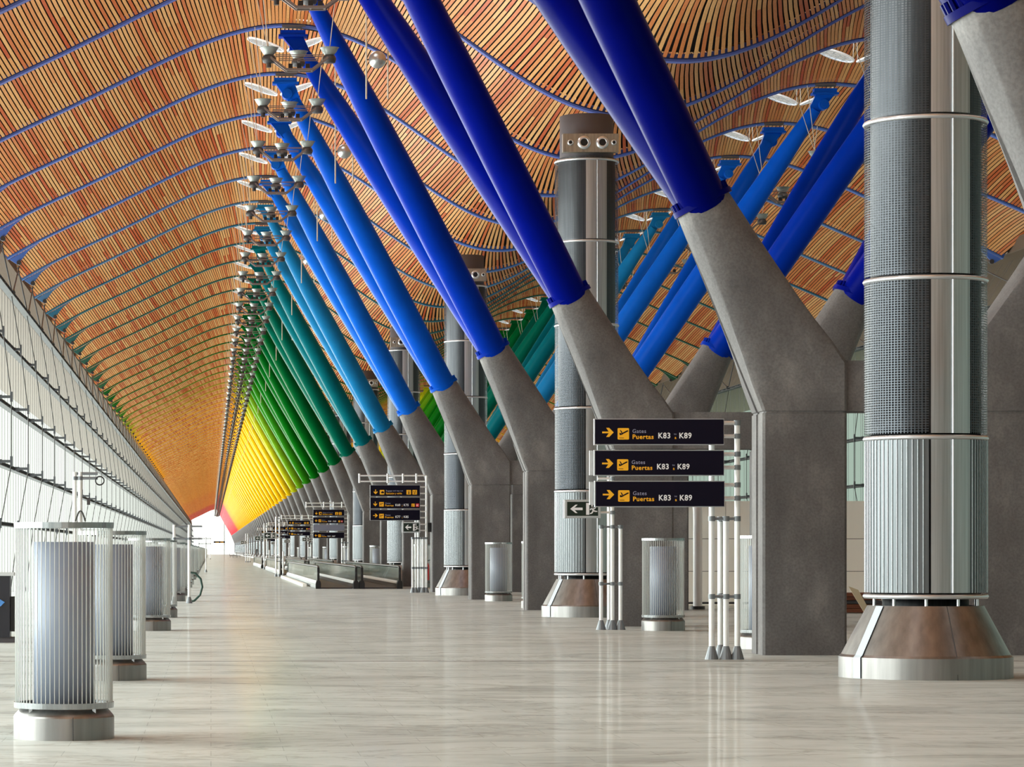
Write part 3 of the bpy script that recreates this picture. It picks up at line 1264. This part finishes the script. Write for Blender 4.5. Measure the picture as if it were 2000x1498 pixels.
class Board:
    """One sign board in board coordinates: u right, v up from the lower left corner, in metres."""

    def __init__(self, w, h):
        self.w, self.h = w, h
        self.parts = []
        self.mb = None

    def start(self, name):
        self.mb = MB()
        self.parts.append((name, self.mb))

    def poly(self, pts, mat, lift=.002):
        a = sum(p[0] * q[1] - q[0] * p[1] for p, q in zip(pts, pts[1:] + pts[:1]))
        if a < 0:
            pts = pts[::-1]
        self.mb.add([(u, -lift, v) for u, v in pts], [tuple(range(len(pts)))], mat)

    def rrect(self, u0, v0, u1, v1, r, mat, lift=.002):
        pts = []
        for cx, cy, a0 in ((u1 - r, v1 - r, 0), (u0 + r, v1 - r, 90), (u0 + r, v0 + r, 180), (u1 - r, v0 + r, 270)):
            for k in range(5):
                a = math.radians(a0 + k * 22.5)
                pts.append((cx + r * math.cos(a), cy + r * math.sin(a)))
        self.poly(pts, mat, lift)

    def line(self, p, q, w, mat, lift=.003):
        p, q = Vector(p), Vector(q)
        d = (q - p).normalized()
        n = Vector((-d.y, d.x)) * w / 2
        self.poly([tuple(p + n), tuple(p - n), tuple(q - n), tuple(q + n)], mat, lift)

    def text(self, s, u, v, size, mat, bold=False, sx=1.0, lift=.003, own=True):
        if own:
            self.start('lettering')
        vs, fs = text_geo(s, bold)
        self.mb.add([(u + p.x * size * sx, -lift, v + p.y * size) for p in vs], fs, mat)

    def arrow(self, c, r, deg, mat, w=.032):
        self.start('arrow')
        cx, cy = c
        def R(x, y):
            a = math.radians(deg)
            return (cx + x * math.cos(a) - y * math.sin(a), cy + x * math.sin(a) + y * math.cos(a))
        self.line(R(-r, 0), R(r * .95, 0), w, mat)
        for s in (1, -1):
            self.poly([R(r + .012, 0), R(r * .05 + .02, s * r * .86), R(r * .05 - .025, s * r * .86), R(r - .055, 0)], mat, .0035)

    def plane(self, u, v, s):
        self.start('pictogram')
        self.rrect(u, v, u + s, v + s, s * .09, YEL)
        q = lambda a, b_: (u + a * s, v + b_ * s)
        self.poly([q(.15, .52), q(.2, .38), q(.3, .4), q(.93, .72), q(.92, .8), q(.8, .79), q(.32, .53), q(.2, .6)], NAV, .0035)
        self.poly([q(.42, .62), q(.3, .8), q(.2, .84), q(.3, .62), q(.36, .54)], NAV, .0037)
        self.poly([q(.5, .5), q(.38, .42), q(.16, .43), q(.2, .47), q(.4, .55)], NAV, .0038)
        self.line(q(.13, .14), q(.55, .14), .045 * s, NAV)

    def icon(self, u, v, s, kind):
        self.start('pictogram')
        self.rrect(u, v, u + s, v + s, s * .09, RED if kind == 'H' else YEL)
        q = lambda a, b_: (u + a * s, v + b_ * s)
        if kind == 'bag':
            self.rrect(*q(.3, .28), *q(.92, .62), .05 * s, NAV, .0035)
            self.rrect(*q(.48, .6), *q(.74, .74), .03 * s, NAV, .0036)
        elif kind == 'i':
            self.rrect(*q(.42, .72), *q(.6, .86), .03 * s, NAV, .0035)
            self.poly([q(.36, .62), q(.6, .62), q(.6, .24), q(.68, .24), q(.68, .14), q(.34, .14), q(.34, .24), q(.42, .24), q(.42, .53), q(.36, .53)], NAV, .0035)
        elif kind == 'lift':
            self.line(q(.15, .75), q(.5, .45), .09 * s, NAV)
            self.line(q(.5, .45), q(.85, .3), .09 * s, NAV)
            self.rrect(*q(.55, .62), *q(.75, .85), .05 * s, NAV, .0036)
            self.rrect(*q(.3, .15), *q(.55, .32), .05 * s, NAV, .0036)
        elif kind == 'J':
            self.text('J', *q(.28, .2), s * .85, NAV, True, own=False)
        elif kind == 'H':
            self.text('H', *q(.16, .2), s * .85, WHT, True, own=False)


def gates_board(w, h, rng, arrow=0, extra=False, flip=False):
    b = Board(w, h)
    k = min(1.02, h / .37)
    b.arrow((.19 * k * .97, .175 * k), .08 * k, arrow, YEL, .026 * k)
    b.plane(.335 * k, .068 * k, .172 * k)
    b.text('Gates', .555 * k, .167 * k, .082 * k, LIL, False)
    b.text('Puertas', .555 * k, .078 * k, .094 * k, YEL, True, 1.03)
    b.text(rng[0], .94 * k, .088 * k, .117 * k, WHT, True, .93)
    b.text('to', 1.18 * k, .138 * k, .042 * k, LIL)
    b.text('a', 1.19 * k, .078 * k, .06 * k, YEL, True)
    b.text(rng[1], 1.255 * k, .088 * k, .117 * k, WHT, True, .93)
    if extra:
        b.icon(1.585, .06 * k, .12 * k, 'J')
        b.icon(1.75, .06 * k, .12 * k, 'H')
    return b


def baggage_board(w, h):
    b = Board(w, h)
    k = min(1.05, h / .37)
    b.arrow((.2, .16 * k), .08 * k, -90, YEL, .03 * k)
    b.icon(.36, .055 * k, .17 * k, 'bag')
    b.text('Baggage and way out', .6, .17 * k, .078 * k, LIL, False, .86)
    b.text('Equipajes y salida', .6, .07 * k, .09 * k, YEL, True, .84)
    b.icon(1.39, .055 * k, .17 * k, 'i')
    b.icon(1.62, .055 * k, .17 * k, 'lift')
    return b


def exit_board(w, h):
    b = Board(w, h)
    b.start('exit_panel')
    b.poly([(.045, .035), (w - .045, .035), (w - .045, h - .035), (.045, h - .035)], NAV + 1, .002)
    cy = h / 2
    # arrow pointing left
    b.start('arrow')
    b.poly([(w * .15, cy), (w * .3, cy + h * .24), (w * .36, cy + h * .24), (w * .27, cy + h * .07), (w * .5, cy + h * .07), (w * .5, cy - h * .07), (w * .27, cy - h * .07), (w * .36, cy - h * .24), (w * .3, cy - h * .24)], WHT, .004)
    # doorway
    b.start('pictogram')
    b.poly([(w * .6, h * .16), (w * .69, h * .16), (w * .69, h * .84), (w * .6, h * .84)], WHT, .004)
    b.poly([(w * .69, h * .84), (w * .8, h * .84), (w * .8, h * .78), (w * .69, h * .78)], WHT, .0042)
    # running figure
    f = lambda pts: [(w * (.66 + .26 * a), h * (.14 + .72 * c)) for a, c in pts]
    b.rrect(w * .745, h * .63, w * .785, h * .74, .012, WHT, .0045)
    for a, c, t in (((.42, .62), (.55, .36), .045), ((.42, .6), (.2, .42), .03), ((.45, .6), (.68, .5), .03), ((.68, .5), (.8, .62), .025), ((.55, .36), (.38, .16), .035), ((.38, .16), (.18, .12), .03), ((.55, .36), (.8, .3), .035), ((.8, .3), (.98, .3), .028)):
        p, q = f([a, c])
        b.line(p, q, t * h * 2.3, WHT, .0047)
    return b


def add_board(root, X0, Y, Z0, w, h, b, frame=m_navy, face=m_navy, name='sign_board', depth=.1):
    mb = MB()
    mb.box((0, 0, 0), (w, depth, h), 0)
    mb.box((-.012, depth * .35, -.012), (w + .012, depth + .01, h + .012), 1)
    o = mb.build(name, [face, m_silver], root, (X0, Y, Z0))
    for nm, q in (b.parts if b else ()):
        q.build(nm, LET + [m_green], o)
    return o


def post(root, x, y, z1, r=.04):
    p = MB()
    p.tube([(x, y, .15), (x, y, z1)], r, 14)
    o = p.build('post', m_alu, root)
    f = MB()
    f.lathe([(.105, 0), (.1, .02), (.05, .19), (.046, .2)], (x, y, 0), 14, 0, False, True)
    f.build('foot', m_alu_joint, o)
    return o


def rung(root, p0, p1, r=.03, mat=None, name='rung'):
    m = MB()
    p0, p1 = Vector(p0), Vector(p1)
    m.tube([p0, p1], r, 10, 0)
    o = m.build(name, mat or m_alu, root)
    return o


def clamp(root, x, y, z, r=.052, h=.075):
    m = MB()
    m.tube([(x, y, z - h / 2), (x, y, z + h / 2)], r, 12)
    return m.build('clamp', m_alu_joint, root)


# --- big gate sign
D = 46.3
M_ = F_PX / D
def WX(px, D_=None): return (px - VPX) * (D_ or D) / F_PX
def WZ(py, D_=None): return EYE + (HORIZ - py) * (D_ or D) / F_PX


s1 = thing('gate_sign', 'three stacked navy boards reading Gates Puertas K83 K89 on white tube posts', 'sign', (0, 0, 0))
for px, dy, top in ((1390, 0, 835), (1407, .7, 1013), (1418, 0, 1013), (1440, 0, 824)):
    post(s1, WX(px, D + dy), D + dy, WZ(top), .042)
for py in (1013, 1165):
    rung(s1, (WX(1390), D, WZ(py)), (WX(1440), D, WZ(py)), .022, m_brownwood if False else m_alu_joint, 'tie')
    rung(s1, (WX(1407, D + .7), D + .7, WZ(py)), (WX(1418), D, WZ(py)), .022, m_alu_joint, 'tie')
    for px, dy in ((1390, 0), (1407, .7), (1418, 0), (1440, 0)):
        clamp(s1, WX(px, D + dy), D + dy, WZ(py))
for (y0, y1) in ((868, 820), (928, 881), (989, 941)):
    x0 = 1160 if y0 != 989 else 1161
    w, h = 250 / M_, (y0 - y1) / M_
    add_board(s1, WX(x0), D - .16, WZ(y0), w, h, gates_board(w, h, ('K83', 'K89')))
    for py in (y1 + 6, y1 + 32):
        rung(s1, (WX(1170), D, WZ(py)), (WX(1440), D, WZ(py)), .03)
        clamp(s1, WX(1440), D, WZ(py))
for (y0, y1) in ((928, 880), (986, 941)):
    mb = MB()
    mb.box((WX(1152), D + .02, WZ(y0)), (WX(1166), D + .08, WZ(y1)))
    mb.build('silver_end_plate', m_silver, s1)

# --- exit sign on its own stand
D = 63.4
s2 = thing('exit_sign', 'dark green exit sign with white left arrow, largest one, beside steel column', 'sign', (0, 0, 0))
for px, dy, top in ((1174, 0, 1030), (1190, .5, 932), (1196, 0, 932), (1212, 0, 1030)):
    post(s2, WX(px, D + dy), D + dy, WZ(top), .04)
for py in (1029, 1140):
    rung(s2, (WX(1174), D, WZ(py)), (WX(1212), D, WZ(py)), .022, m_alu_joint, 'tie')
    for px in (1174, 1196, 1212):
        clamp(s2, WX(px), D, WZ(py))
for py in (935, 1001):
    rung(s2, (WX(1168), D, WZ(py)), (WX(1200), D, WZ(py)), .025)
    clamp(s2, WX(1196), D, WZ(py))
w, h = 69 / (F_PX / D), 34 / (F_PX / D)
add_board(s2, WX(1102), D - .12, WZ(1011), w, h, exit_board(w, h), face=m_silver, name='exit_board', depth=.14)

# --- further stands with direction boards: (distance, boards, exit sign, ...)
EXITS = []


def direction_stand(D_, label, rows, px_l, px_r, posts_px, top_py, frame_px, foot_top, exit_px=None, short=()):
    global D
    D = D_
    m = F_PX / D
    s = thing('direction_sign', label, 'sign', (0, 0, 0), 'direction sign stands')
    for px, dy, top in posts_px:
        post(s, WX(px, D + dy), D + dy, WZ(top), .045)
    for px, dy in short:
        post(s, WX(px, D + dy), D + dy, WZ(foot_top), .045)
    allp = [p[0] for p in posts_px] + [p[0] for p in short]
    for py in (foot_top + 2, foot_top + (HORIZ - foot_top) * 1 + .8 * m * .5 if False else foot_top + 2 + 1.15 * m):
        rung(s, (WX(min(allp)), D, WZ(py)), (WX(max(allp)), D, WZ(py)), .03, m_alu_joint, 'tie')
        for px in allp:
            clamp(s, WX(px), D, WZ(py), .06)
    for dz in (.02, .24):
        rung(s, (WX(frame_px[0]), D, WZ(top_py) - dz), (WX(frame_px[1]), D, WZ(top_py) - dz), .03)
    for u in (.0, .42, .65, .85):
        px = frame_px[0] + (frame_px[1] - frame_px[0]) * u
        rung(s, (WX(px), D, WZ(top_py) + .06), (WX(px), D, WZ(top_py) - .3), .04, m_alu, 'hanger')
    w = WX(px_r) - WX(px_l)
    for (y0, y1, kind) in rows:
        h = (y0 - y1) / m
        bd = None
        fc = m_navy
        if kind == 'bag':
            bd = baggage_board(w, h)
        elif kind == 'grey':
            fc = m_board_grey
        else:
            bd = gates_board(w, h, kind[0], kind[1], kind[2])
        add_board(s, WX(px_l), D - .16, WZ(y0), w, h, bd, face=fc)
        for q in (.15, .75):
            rung(s, (WX(px_l) + .2, D, WZ(y1) - h * q), (WX(frame_px[1]), D, WZ(y1) - h * q), .028)
    if exit_px:
        x0, x1, y0, y1 = exit_px
        ew, eh = WX(x1) - WX(x0), (y0 - y1) / m
        add_board(s, WX(x0), D - .3, WZ(y0), ew, eh, exit_board(ew, eh), face=m_silver, name='exit_board', depth=.16)
        for q in (.2, .8):
            rung(s, (WX(x1) - .2, D, WZ(y1) - eh * q), (WX(frame_px[1]), D, WZ(y1) - eh * q), .028)
    return s


direction_stand(118.6, 'white tube stand with Equipajes y salida, K60 K75 and K77 K85 boards',
                [(969, 948, 'bag'), (993, 972, (('K60', 'K75'), -90, True)), (1016, 996, (('K77', 'K85'), 0, False))], 723, 819.5,
                [(812, 0, 1016), (817, .3, 1016), (833, 0, 929)], 928, (702, 833), 1049, (785, 819.5, 1040, 1020), [(806, 0), (822, .3), (826, 0), (829, .4)])
direction_stand(194, 'white tube stand with three navy boards and one blank grey board',
                [(1007.5, 995.3, 'bag'), (1022, 1010.5, (('K60', 'K63'), -90, True)), (1036.5, 1025, 'grey'), (1051, 1040, (('K64', 'K67'), 180, False))], 611.5, 672,
                [(668, 0, 1051), (680, 0, 982.5)], 982, (598, 680), 1058, None, [(673, 0)])
direction_stand(262, 'white tube stand with three navy boards and hanging exit sign, further back',
                [(1024.3, 1016.6, 'bag'), (1035.3, 1027.7, (('K50', 'K57'), -90, True)), (1046, 1038.6, (('K46', 'K49'), 180, False))], 562, 605.5,
                [(602, 0, 1046), (612, 0, 1008)], 1007, (550, 612), 1060, (590, 604, 1057, 1050), [(607, 0)])
direction_stand(334, 'white tube stand with three small navy boards partly hidden by another stand',
                [(1034.5, 1028.5, 'bag'), (1042.5, 1036.5, (('K40', 'K45'), -90, True)), (1051.5, 1045.5, (('K36', 'K39'), 180, False))], 533, 567,
                [(565, 0, 1051), (573, 0, 1022)], 1021, (524, 573), 1062, (555, 566, 1060, 1054.5), [(569, 0)])
direction_stand(420, 'faint white tube stand with the smallest navy boards far down the hall',
                [(1041, 1036.5, 'bag'), (1050, 1045.5, (('K30', 'K35'), -90, True)), (1057, 1052.5, (('K26', 'K29'), 180, False))], 511, 538,
                [(536, 0, 1057), (543, 0, 1032)], 1031.5, (503, 543), 1064, (530, 538, 1063, 1059), [(540, 0)])


def exit_stand(D_, label, px_posts, px0, px1, py0, py1, top):
    global D
    D = D_
    m = F_PX / D
    s = thing('exit_sign', label, 'sign', (0, 0, 0), 'exit signs on three-footed stands')
    for i, px in enumerate(px_posts):
        post(s, WX(px), D + (.3 if i == 1 else 0), WZ(top) if i != 2 else WZ(top) * .42, .05)
    for z in (.95, 1.2):
        rung(s, (WX(px_posts[0]), D, z), (WX(px_posts[2]), D, z), .03, m_alu_joint, 'tie')
    for q in (.3, .9):
        rung(s, (WX(px_posts[0]), D, WZ(top) - q * .4), (WX(px_posts[1]), D, WZ(top) - q * .4), .03, m_alu_joint, 'rung')
    ew, eh = WX(px1) - WX(px0), (py0 - py1) / m
    add_board(s, WX(px0), D - .2, WZ(py0), ew, eh, exit_board(ew, eh), face=m_silver, name='exit_board', depth=.14)
    for q in (.2, .8):
        rung(s, (WX(px1) - .3, D, WZ(py1) - eh * q), (WX(px_posts[1]), D, WZ(py1) - eh * q), .03)
    return s


exit_stand(190, 'green exit sign on three-footed stand left of the moving walkway', (539, 546, 553), 515, 538, 1052, 1040, 1009)
exit_stand(262, 'smaller green exit sign on stand just behind the walkway exit sign', (516, 521, 526), 497.5, 514.5, 1055.5, 1047, 1022)
exit_stand(408, 'smallest green exit sign on a stand toward the bright far end', (480, 484, 488), 470, 480.5, 1062.5, 1056.5, 1042)

# stands among the left row of diffusers
def frame_stand(D_, label, px_posts, top, rail, low, cat='stand frame'):
    global D
    D = D_
    s = thing('tube_stand', label, cat, (0, 0, 0))
    for px in px_posts:
        post(s, WX(px), D, WZ(top), .045)
    for py in (top + 3, low):
        rung(s, (WX(rail[0]), D, WZ(py)), (WX(rail[1]), D, WZ(py)), .03, m_alu_joint)
    for px in px_posts:
        clamp(s, WX(px), D, WZ(low))
    return s


st = frame_stand(62, 'tall white tube stand holding a black cable coil, behind the largest diffuser', (146, 156.5), 922, (144, 191), 934)
t = MB()
n = 28
cc = Vector((WX(195), D - .05, WZ(939)))
t.tube([cc + Vector((.085 * math.cos(2 * PI * k / n), 0, .085 * math.sin(2 * PI * k / n))) for k in range(n + 1)], .014, 8, caps=False)
o = t.build('cable_coil', m_black)
tag(o, 'black ring of coiled cable hanging from the tall tube stand', 'cable')
t = MB()
t.box((WX(170), D - .1, WZ(986)), (WX(176), D + .05, WZ(972)))
t.build('junction_box', m_dark, st)
t = MB()
for q in range(3):
    x0, x1 = WX(147 + q), WX(166 + q)
    t.tube([(x0 + (x1 - x0) * k / 10, D - .08, WZ(1018) + .75 * math.sin(PI * k / 10) * .28) for k in range(11)], .008, 5, caps=False)
t.build('loose_wire', m_cable, st)
st = frame_stand(95, 'white tube stand frame with one long post beside the left diffusers', (340, 369.5), 1025, (338, 395), 1052)
t = MB()
hx, hy = WX(378), D + .4
t.tube([(hx - .1, hy, .95), (hx + .05, hy, .93), (hx + .22, hy, .75), (hx + .27, hy, .5), (hx + .2, hy, .25), (hx + .02, hy, .07), (hx - .05, hy, .06)], .035, 10)
o = t.build('hose', m_hose)
tag(o, 'dark green hose drooping in a curve behind the white tube post', 'hose')
frame_stand(228, 'thin distant tube stand rising over the left row of diffusers', (388.5, 402.3), 1049, (388, 413), 1062)
D = 545
s = thing('overhead_sign', 'thin dark board with yellow marks against the bright far end', 'sign', (0, 0, 0))
b = Board(2.0, .3)
b.text('Puertas', .3, .08, .18, YEL, True)
b.icon(1.2, .06, .2, 'i')
b.icon(1.5, .06, .2, 'lift')
add_board(s, WX(417.5), D, WZ(1060.4), 2.0, .3, b)
post(s, WX(411), D, WZ(1052), .06)
rung(s, (WX(411), D + .2, WZ(1058.7)), (WX(437), D + .2, WZ(1058.7)), .04)

# ------------------------------------------------------------------ moving walkways


def make_walkway():
    root = thing('moving_walkway', 'x', 'moving walkway', (0, 0, 0), 'moving walkways')
    L = 51.0
    p = MB()
    p.box((.13, .6, 0), (1.47, L - .6, .05))
    p.build('pallet_belt', m_dark, root)
    for x in (0, 1.6):
        g_ = MB()
        g_.box((x - .02, .35, .34), (x + .02, L - .35, .9))
        bal = g_.build('balustrade', m_balus, root)
        k = MB()
        k.prism([(x - .11, .02), (x + .11, .02), (x + .11, .22), (x + .05, .34), (x - .05, .34), (x - .11, .22)], .5, L - .5)
        k.build('skirt', m_steel, bal)
        h = MB()
        pts = [(x, .55, .26), (x, .3, .34), (x, .15, .5), (x, .13, .68), (x, .22, .84), (x, .45, .92), (x, 1, .94), (x, L - 1, .94), (x, L - .45, .92), (x, L - .22, .84), (x, L - .13, .68), (x, L - .15, .5), (x, L - .3, .34), (x, L - .55, .26)]
        h.tube(pts, .05, 10)
        h.build('handrail', m_black, bal)
        nw = MB()
        nw.prism([(x - .113, 0), (x + .113, 0), (x + .113, .22), (x + .08, .34), (x - .08, .34), (x - .113, .22)], .05, .75)
        nw.box((x - .05, .1, .3), (x + .05, .3, .9))
        nw.build('newel', m_black, bal)
        nw = MB()
        nw.prism([(x - .113, 0), (x + .113, 0), (x + .113, .22), (x + .08, .34), (x - .08, .34), (x - .113, .22)], L - .75, L - .05)
        nw.box((x - .05, L - .3, .3), (x + .05, L - .1, .9))
        nw.build('newel', m_black, bal)
    return root


wk = make_walkway()
wk.location = (4.55, 130, 0)
wt = tree_of(wk)
wk['label'] = 'nearest moving walkway with black newels, left lane'
dup(wt, None, (6.4, 130, 0), 'nearest moving walkway with black newels, right lane')
dup(wt, None, (4.55, 201, 0), 'moving walkway behind the nearest pair, left lane')
dup(wt, None, (6.4, 201, 0), 'moving walkway behind the nearest pair, right lane')
dup(wt, None, (4.55, 272, 0), 'third moving walkway along the hall, left lane')
dup(wt, None, (6.4, 272, 0), 'third moving walkway along the hall, right lane')
t = MB()
t.box((4.12, 138, 0), (4.3, 181, .13))
o = t.build('kerb_rail', m_white_panel)
tag(o, 'low white kerb along the left side of the nearest walkway', 'kerb')

# ------------------------------------------------------------------ odds and ends
# white panelled kiosk beyond the legs
ks = thing('kiosk', 'low white panelled cabin beyond the concrete legs on the right', 'cabin', (0, 0, 0))
t = MB()
x0 = 13.35
for r_, (z0, z1) in enumerate(((.16, 1.03), (1.045, 1.96), (1.975, 3.05))):
    for c in range(5):
        t.box((x0 + c * 1.4, 88, z0), (x0 + c * 1.4 + 1.388, 92.5, z1))
t.build('wall_panel', m_white_panel, ks)
t = MB()
t.box((x0 + .02, 88.04, 0), (x0 + 6.98, 92.46, 3.0))
t.build('core', m_capgrey, ks)
t = MB()
t.box((x0 - .15, 86.6, 0), (x0 + 7.2, 87.9, .1))
o = t.build('platform', m_white_panel)
tag(o, 'long low pale platform step in front of the white cabin', 'platform')
t = MB()
t.tube([(13.5, 85.2, .08), (13.5, 85.2, 2.7), (13.5, 85.3, 2.85), (13.5, 85.55, 2.95), (13.5, 86.2, 2.98), (13.5, 87.98, 2.98)], .125, 18)
t.tube([(13.5, 85.2, 0), (13.5, 85.2, .09)], .2, 18, 1)
o = t.build('vent_pipe', [m_white, m_dark])
tag(o, 'white upright pipe with bent top before the white cabin', 'pipe')

# timber and cardboard stacked on the floor at the right
for i, (z, h, y, mt) in enumerate(((.02, .1, 80, m_brownwood), (.13, .1, 80.1, m_brownwood), (.25, .08, 80.2, m_capgrey), (.34, .09, 80.1, m_brownwood), (.44, .09, 80, m_brownwood))):
    t = MB()
    t.box((15.6 + .05 * i, y, z), (17.6 - .04 * i, y + 1.0, z + h))
    o = t.build('plank', mt)
    tag(o, ['dark brown plank lying lowest in the pile behind the large column', 'brown plank second from the bottom of the pile', 'grey sheet in the middle of the plank pile',
            'brown plank just above the grey sheet', 'brown plank on top of the pile'][i], 'plank', 'pile of planks behind the large column')
t = MB()
p0 = at(1657, 1145, 79.4)
p1 = at(1676, 1152, 79.4)
p2 = at(1692, 1178, 79.4)
p3 = at(1680, 1186, 79.4)
t.prism([(p0.x, p0.z), (p1.x, p1.z), (p2.x + .12, .02), (p3.x + .12, .0)], 79.38, 79.42)
o = t.build('cardboard_sheet', m_cardboard)
tag(o, 'beige cardboard sheet leaning on the plank pile behind the large column', 'cardboard')

# black service counter at the left edge
sc_ = thing('service_counter', 'black counter cabinet with pale top at the left edge', 'cabinet', (0, 0, 0))
D = 54.6
t = MB()
t.box((WX(-40), D - .05, .1), (WX(19.5), D + .4, 1.19))
t.build('cabinet', simple('blue_black_laminate', (16, 16, 30), .35), sc_)
t = MB()
t.box((WX(-42), D - .1, 1.19), (WX(28), D + .5, 1.25))
t.build('countertop', m_silver, sc_)
t = MB()
t.box((WX(20.5), D + .02, .2), (WX(28), D + .4, .82))
t.build('side_panel', m_black, sc_)
t = MB()
t.box((WX(-40), D, 0), (WX(27), D + .4, .1))
t.build('plinth', m_capgrey, sc_)
t = MB()
t.prism([(WX(-14), WZ(1169)), (WX(0), WZ(1170)), (WX(10), WZ(1176)), (WX(2), WZ(1184)), (WX(-14), WZ(1186))], D - .1, D - .06)
o = t.build('blue_bag', m_blue)
tag(o, 'blue plastic scrap stuck on the black counter', 'plastic bag')

# fire extinguisher behind the direction stand
D = 124.5
ex = thing('fire_extinguisher', 'red fire extinguisher on a black post behind the white stand posts', 'fire extinguisher', (0, 0, 0))
x = WX(833.5)
t = MB()
t.lathe([(.01, .42), (.09, .42), (.1, .46), (.1, 1.0), (.07, 1.1), (.03, 1.13)], (x, D, 0), 18, 0, True)
t.build('cylinder', m_red, ex)
t = MB()
t.tube([(x, D, 1.12), (x, D, 1.2)], .03, 8)
t.bar((x - .02, D, 1.2), (x + .14, D, 1.24), .03, .03)
t.build('valve_handle', m_black, ex)
t = MB()
t.bar((x - .13, D + .02, 0), (x - .13, D + .02, 1.45), .06, .04)
t.bar((x - .13, D + .02, .75), (x, D + .02, .75), .05, .03)
t.box((x - .25, D - .1, 0), (x, D + .15, .02))
t.build('post', m_black, ex)

# small black box on the sixth leg
D = 120.4
t = MB()
t.box((8.45, 120.3, WZ(1039)), (8.625, 120.6, WZ(1021)))
o = t.build('wall_box', m_black)
tag(o, 'small black box fixed to the side of the sixth concrete leg', 'box')

# far trolley with a pole
D = 366
s = thing('pole_trolley', 'dark tall pole on a bulky dark base, far beyond the walkways', 'trolley', (0, 0, 0))
t = MB()
t.box((WX(498), D - .4, .12), (WX(515), D + .5, .38))
t.box((WX(500), D - .3, .38), (WX(508), D + .4, .5))
for px in (500, 512):
    t.tube([(WX(px), D - .42, .12), (WX(px), D - .3, .12)], .12, 10)
t.build('base', m_black, s)
t = MB()
t.tube([(WX(500.5), D, .3), (WX(500.5), D, 1.1), (WX(501.5), D, 1.75)], [.07, .06, .1], 10)
t.build('pole', m_black, s)
# far seats
for i, px in enumerate((452, 459, 466, 479)):
    D = 640 + i * 8
    s = thing('lounge_chair', 'dark lounge chair far off by the bright end, %s in the row' % ('leftmost', 'second from left', 'third from left', 'rightmost')[i], 'chair', (0, 0, 0), 'dark chairs near the far end')
    x = WX(px)
    t = MB()
    t.box((x - .35, D - .35, .38), (x + .35, D + .35, .5))
    t.build('seat', m_dark, s)
    t = MB()
    t.bar((x - .36, D - .1, .45), (x - .42, D - .1, 1.2), .6, .08)
    t.build('backrest', m_dark, s)
    for dx, dy in ((-.3, -.3), (.3, -.3), (-.3, .3), (.3, .3)):
        t = MB()
        t.tube([(x + dx, D + dy, 0), (x + dx, D + dy, .4)], .03, 6)
        t.build('leg', m_black, s)

# ------------------------------------------------------------------ light, camera, view
w = bpy.data.worlds.new('sky')
SC.world = w
w.use_nodes = True
nt = w.node_tree
bg = nt.nodes['Background']
# bright overcast sky and sunlit apron ahead on the left, duller on the other sides
tc = node(nt, 'ShaderNodeTexCoord')
dp = node(nt, 'ShaderNodeVectorMath', operation='DOT_PRODUCT')
dp.inputs[1].default_value = (-.94, .34, 0)
nt.links.new(tc.outputs['Generated'], dp.inputs[0])
sx = node(nt, 'ShaderNodeSeparateXYZ')
nt.links.new(tc.outputs['Generated'], sx.inputs[0])
ab = node(nt, 'ShaderNodeMath', operation='ABSOLUTE')
nt.links.new(sx.outputs['Z'], ab.inputs[0])
ma = node(nt, 'ShaderNodeMath', operation='MULTIPLY_ADD')
ma.inputs[1].default_value = .5
nt.links.new(ab.outputs[0], ma.inputs[0])
nt.links.new(dp.outputs['Value'], ma.inputs[2])
mr = node(nt, 'ShaderNodeMapRange')
mr.inputs['From Min'].default_value = -1
mr.inputs['From Max'].default_value = 1
nt.links.new(ma.outputs[0], mr.inputs['Value'])
def gr(v, c=(.97, 1.0, 1.0)):
    return (v * c[0], v * c[1], v * c[2], 1)
rp = ramp(nt, [(0, gr(.07)), (.45, gr(.07)), (.62, gr(.075)), (.72, gr(.082)), (.84, gr(.8)), (.94, gr(1))], mr.outputs[0])
nt.links.new(rp.outputs[0], bg.inputs[0])
# the open far end of the hall behind the viewer
ny = node(nt, 'ShaderNodeMath', operation='MULTIPLY')
ny.inputs[1].default_value = -1
nt.links.new(sx.outputs['Y'], ny.inputs[0])
mb_ = node(nt, 'ShaderNodeMapRange', interpolation_type='SMOOTHSTEP')
mb_.inputs['From Min'].default_value = .955
mb_.inputs['From Max'].default_value = .99
mb_.inputs['To Max'].default_value = .26
nt.links.new(ny.outputs[0], mb_.inputs['Value'])
mxb = node(nt, 'ShaderNodeMixRGB', blend_type='ADD')
mxb.inputs[0].default_value = 1
nt.links.new(rp.outputs[0], mxb.inputs[1])
nt.links.new(mb_.outputs[0], mxb.inputs[2])
nt.links.new(mxb.outputs[0], bg.inputs[0])
bg.inputs[1].default_value = 10.5

cam = bpy.data.cameras.new('camera')
co = bpy.data.objects.new('camera', cam)
COL.objects.link(co)
co.location = (0, 0, EYE)
co.rotation_euler = (PI / 2, 0, 0)
cam.sensor_width = 36
cam.lens = F_PX / 2000 * 36
cam.shift_x = (1000 - VPX) / 2000
cam.shift_y = (HORIZ - 749) / 2000
cam.clip_start = .5
cam.clip_end = 6000
SC.camera = co

SC.view_settings.view_transform = 'Standard'
SC.view_settings.look = 'None'
SC.view_settings.gamma = 1
SC.view_settings.use_curve_mapping = False
SC.view_settings.exposure = 0.0
cy = SC.cycles
cy.use_denoising = True
cy.max_bounces = 8
cy.diffuse_bounces = 4
cy.glossy_bounces = 4
cy.transparent_max_bounces = 16
cy.transmission_bounces = 4
cy.sample_clamp_indirect = 6
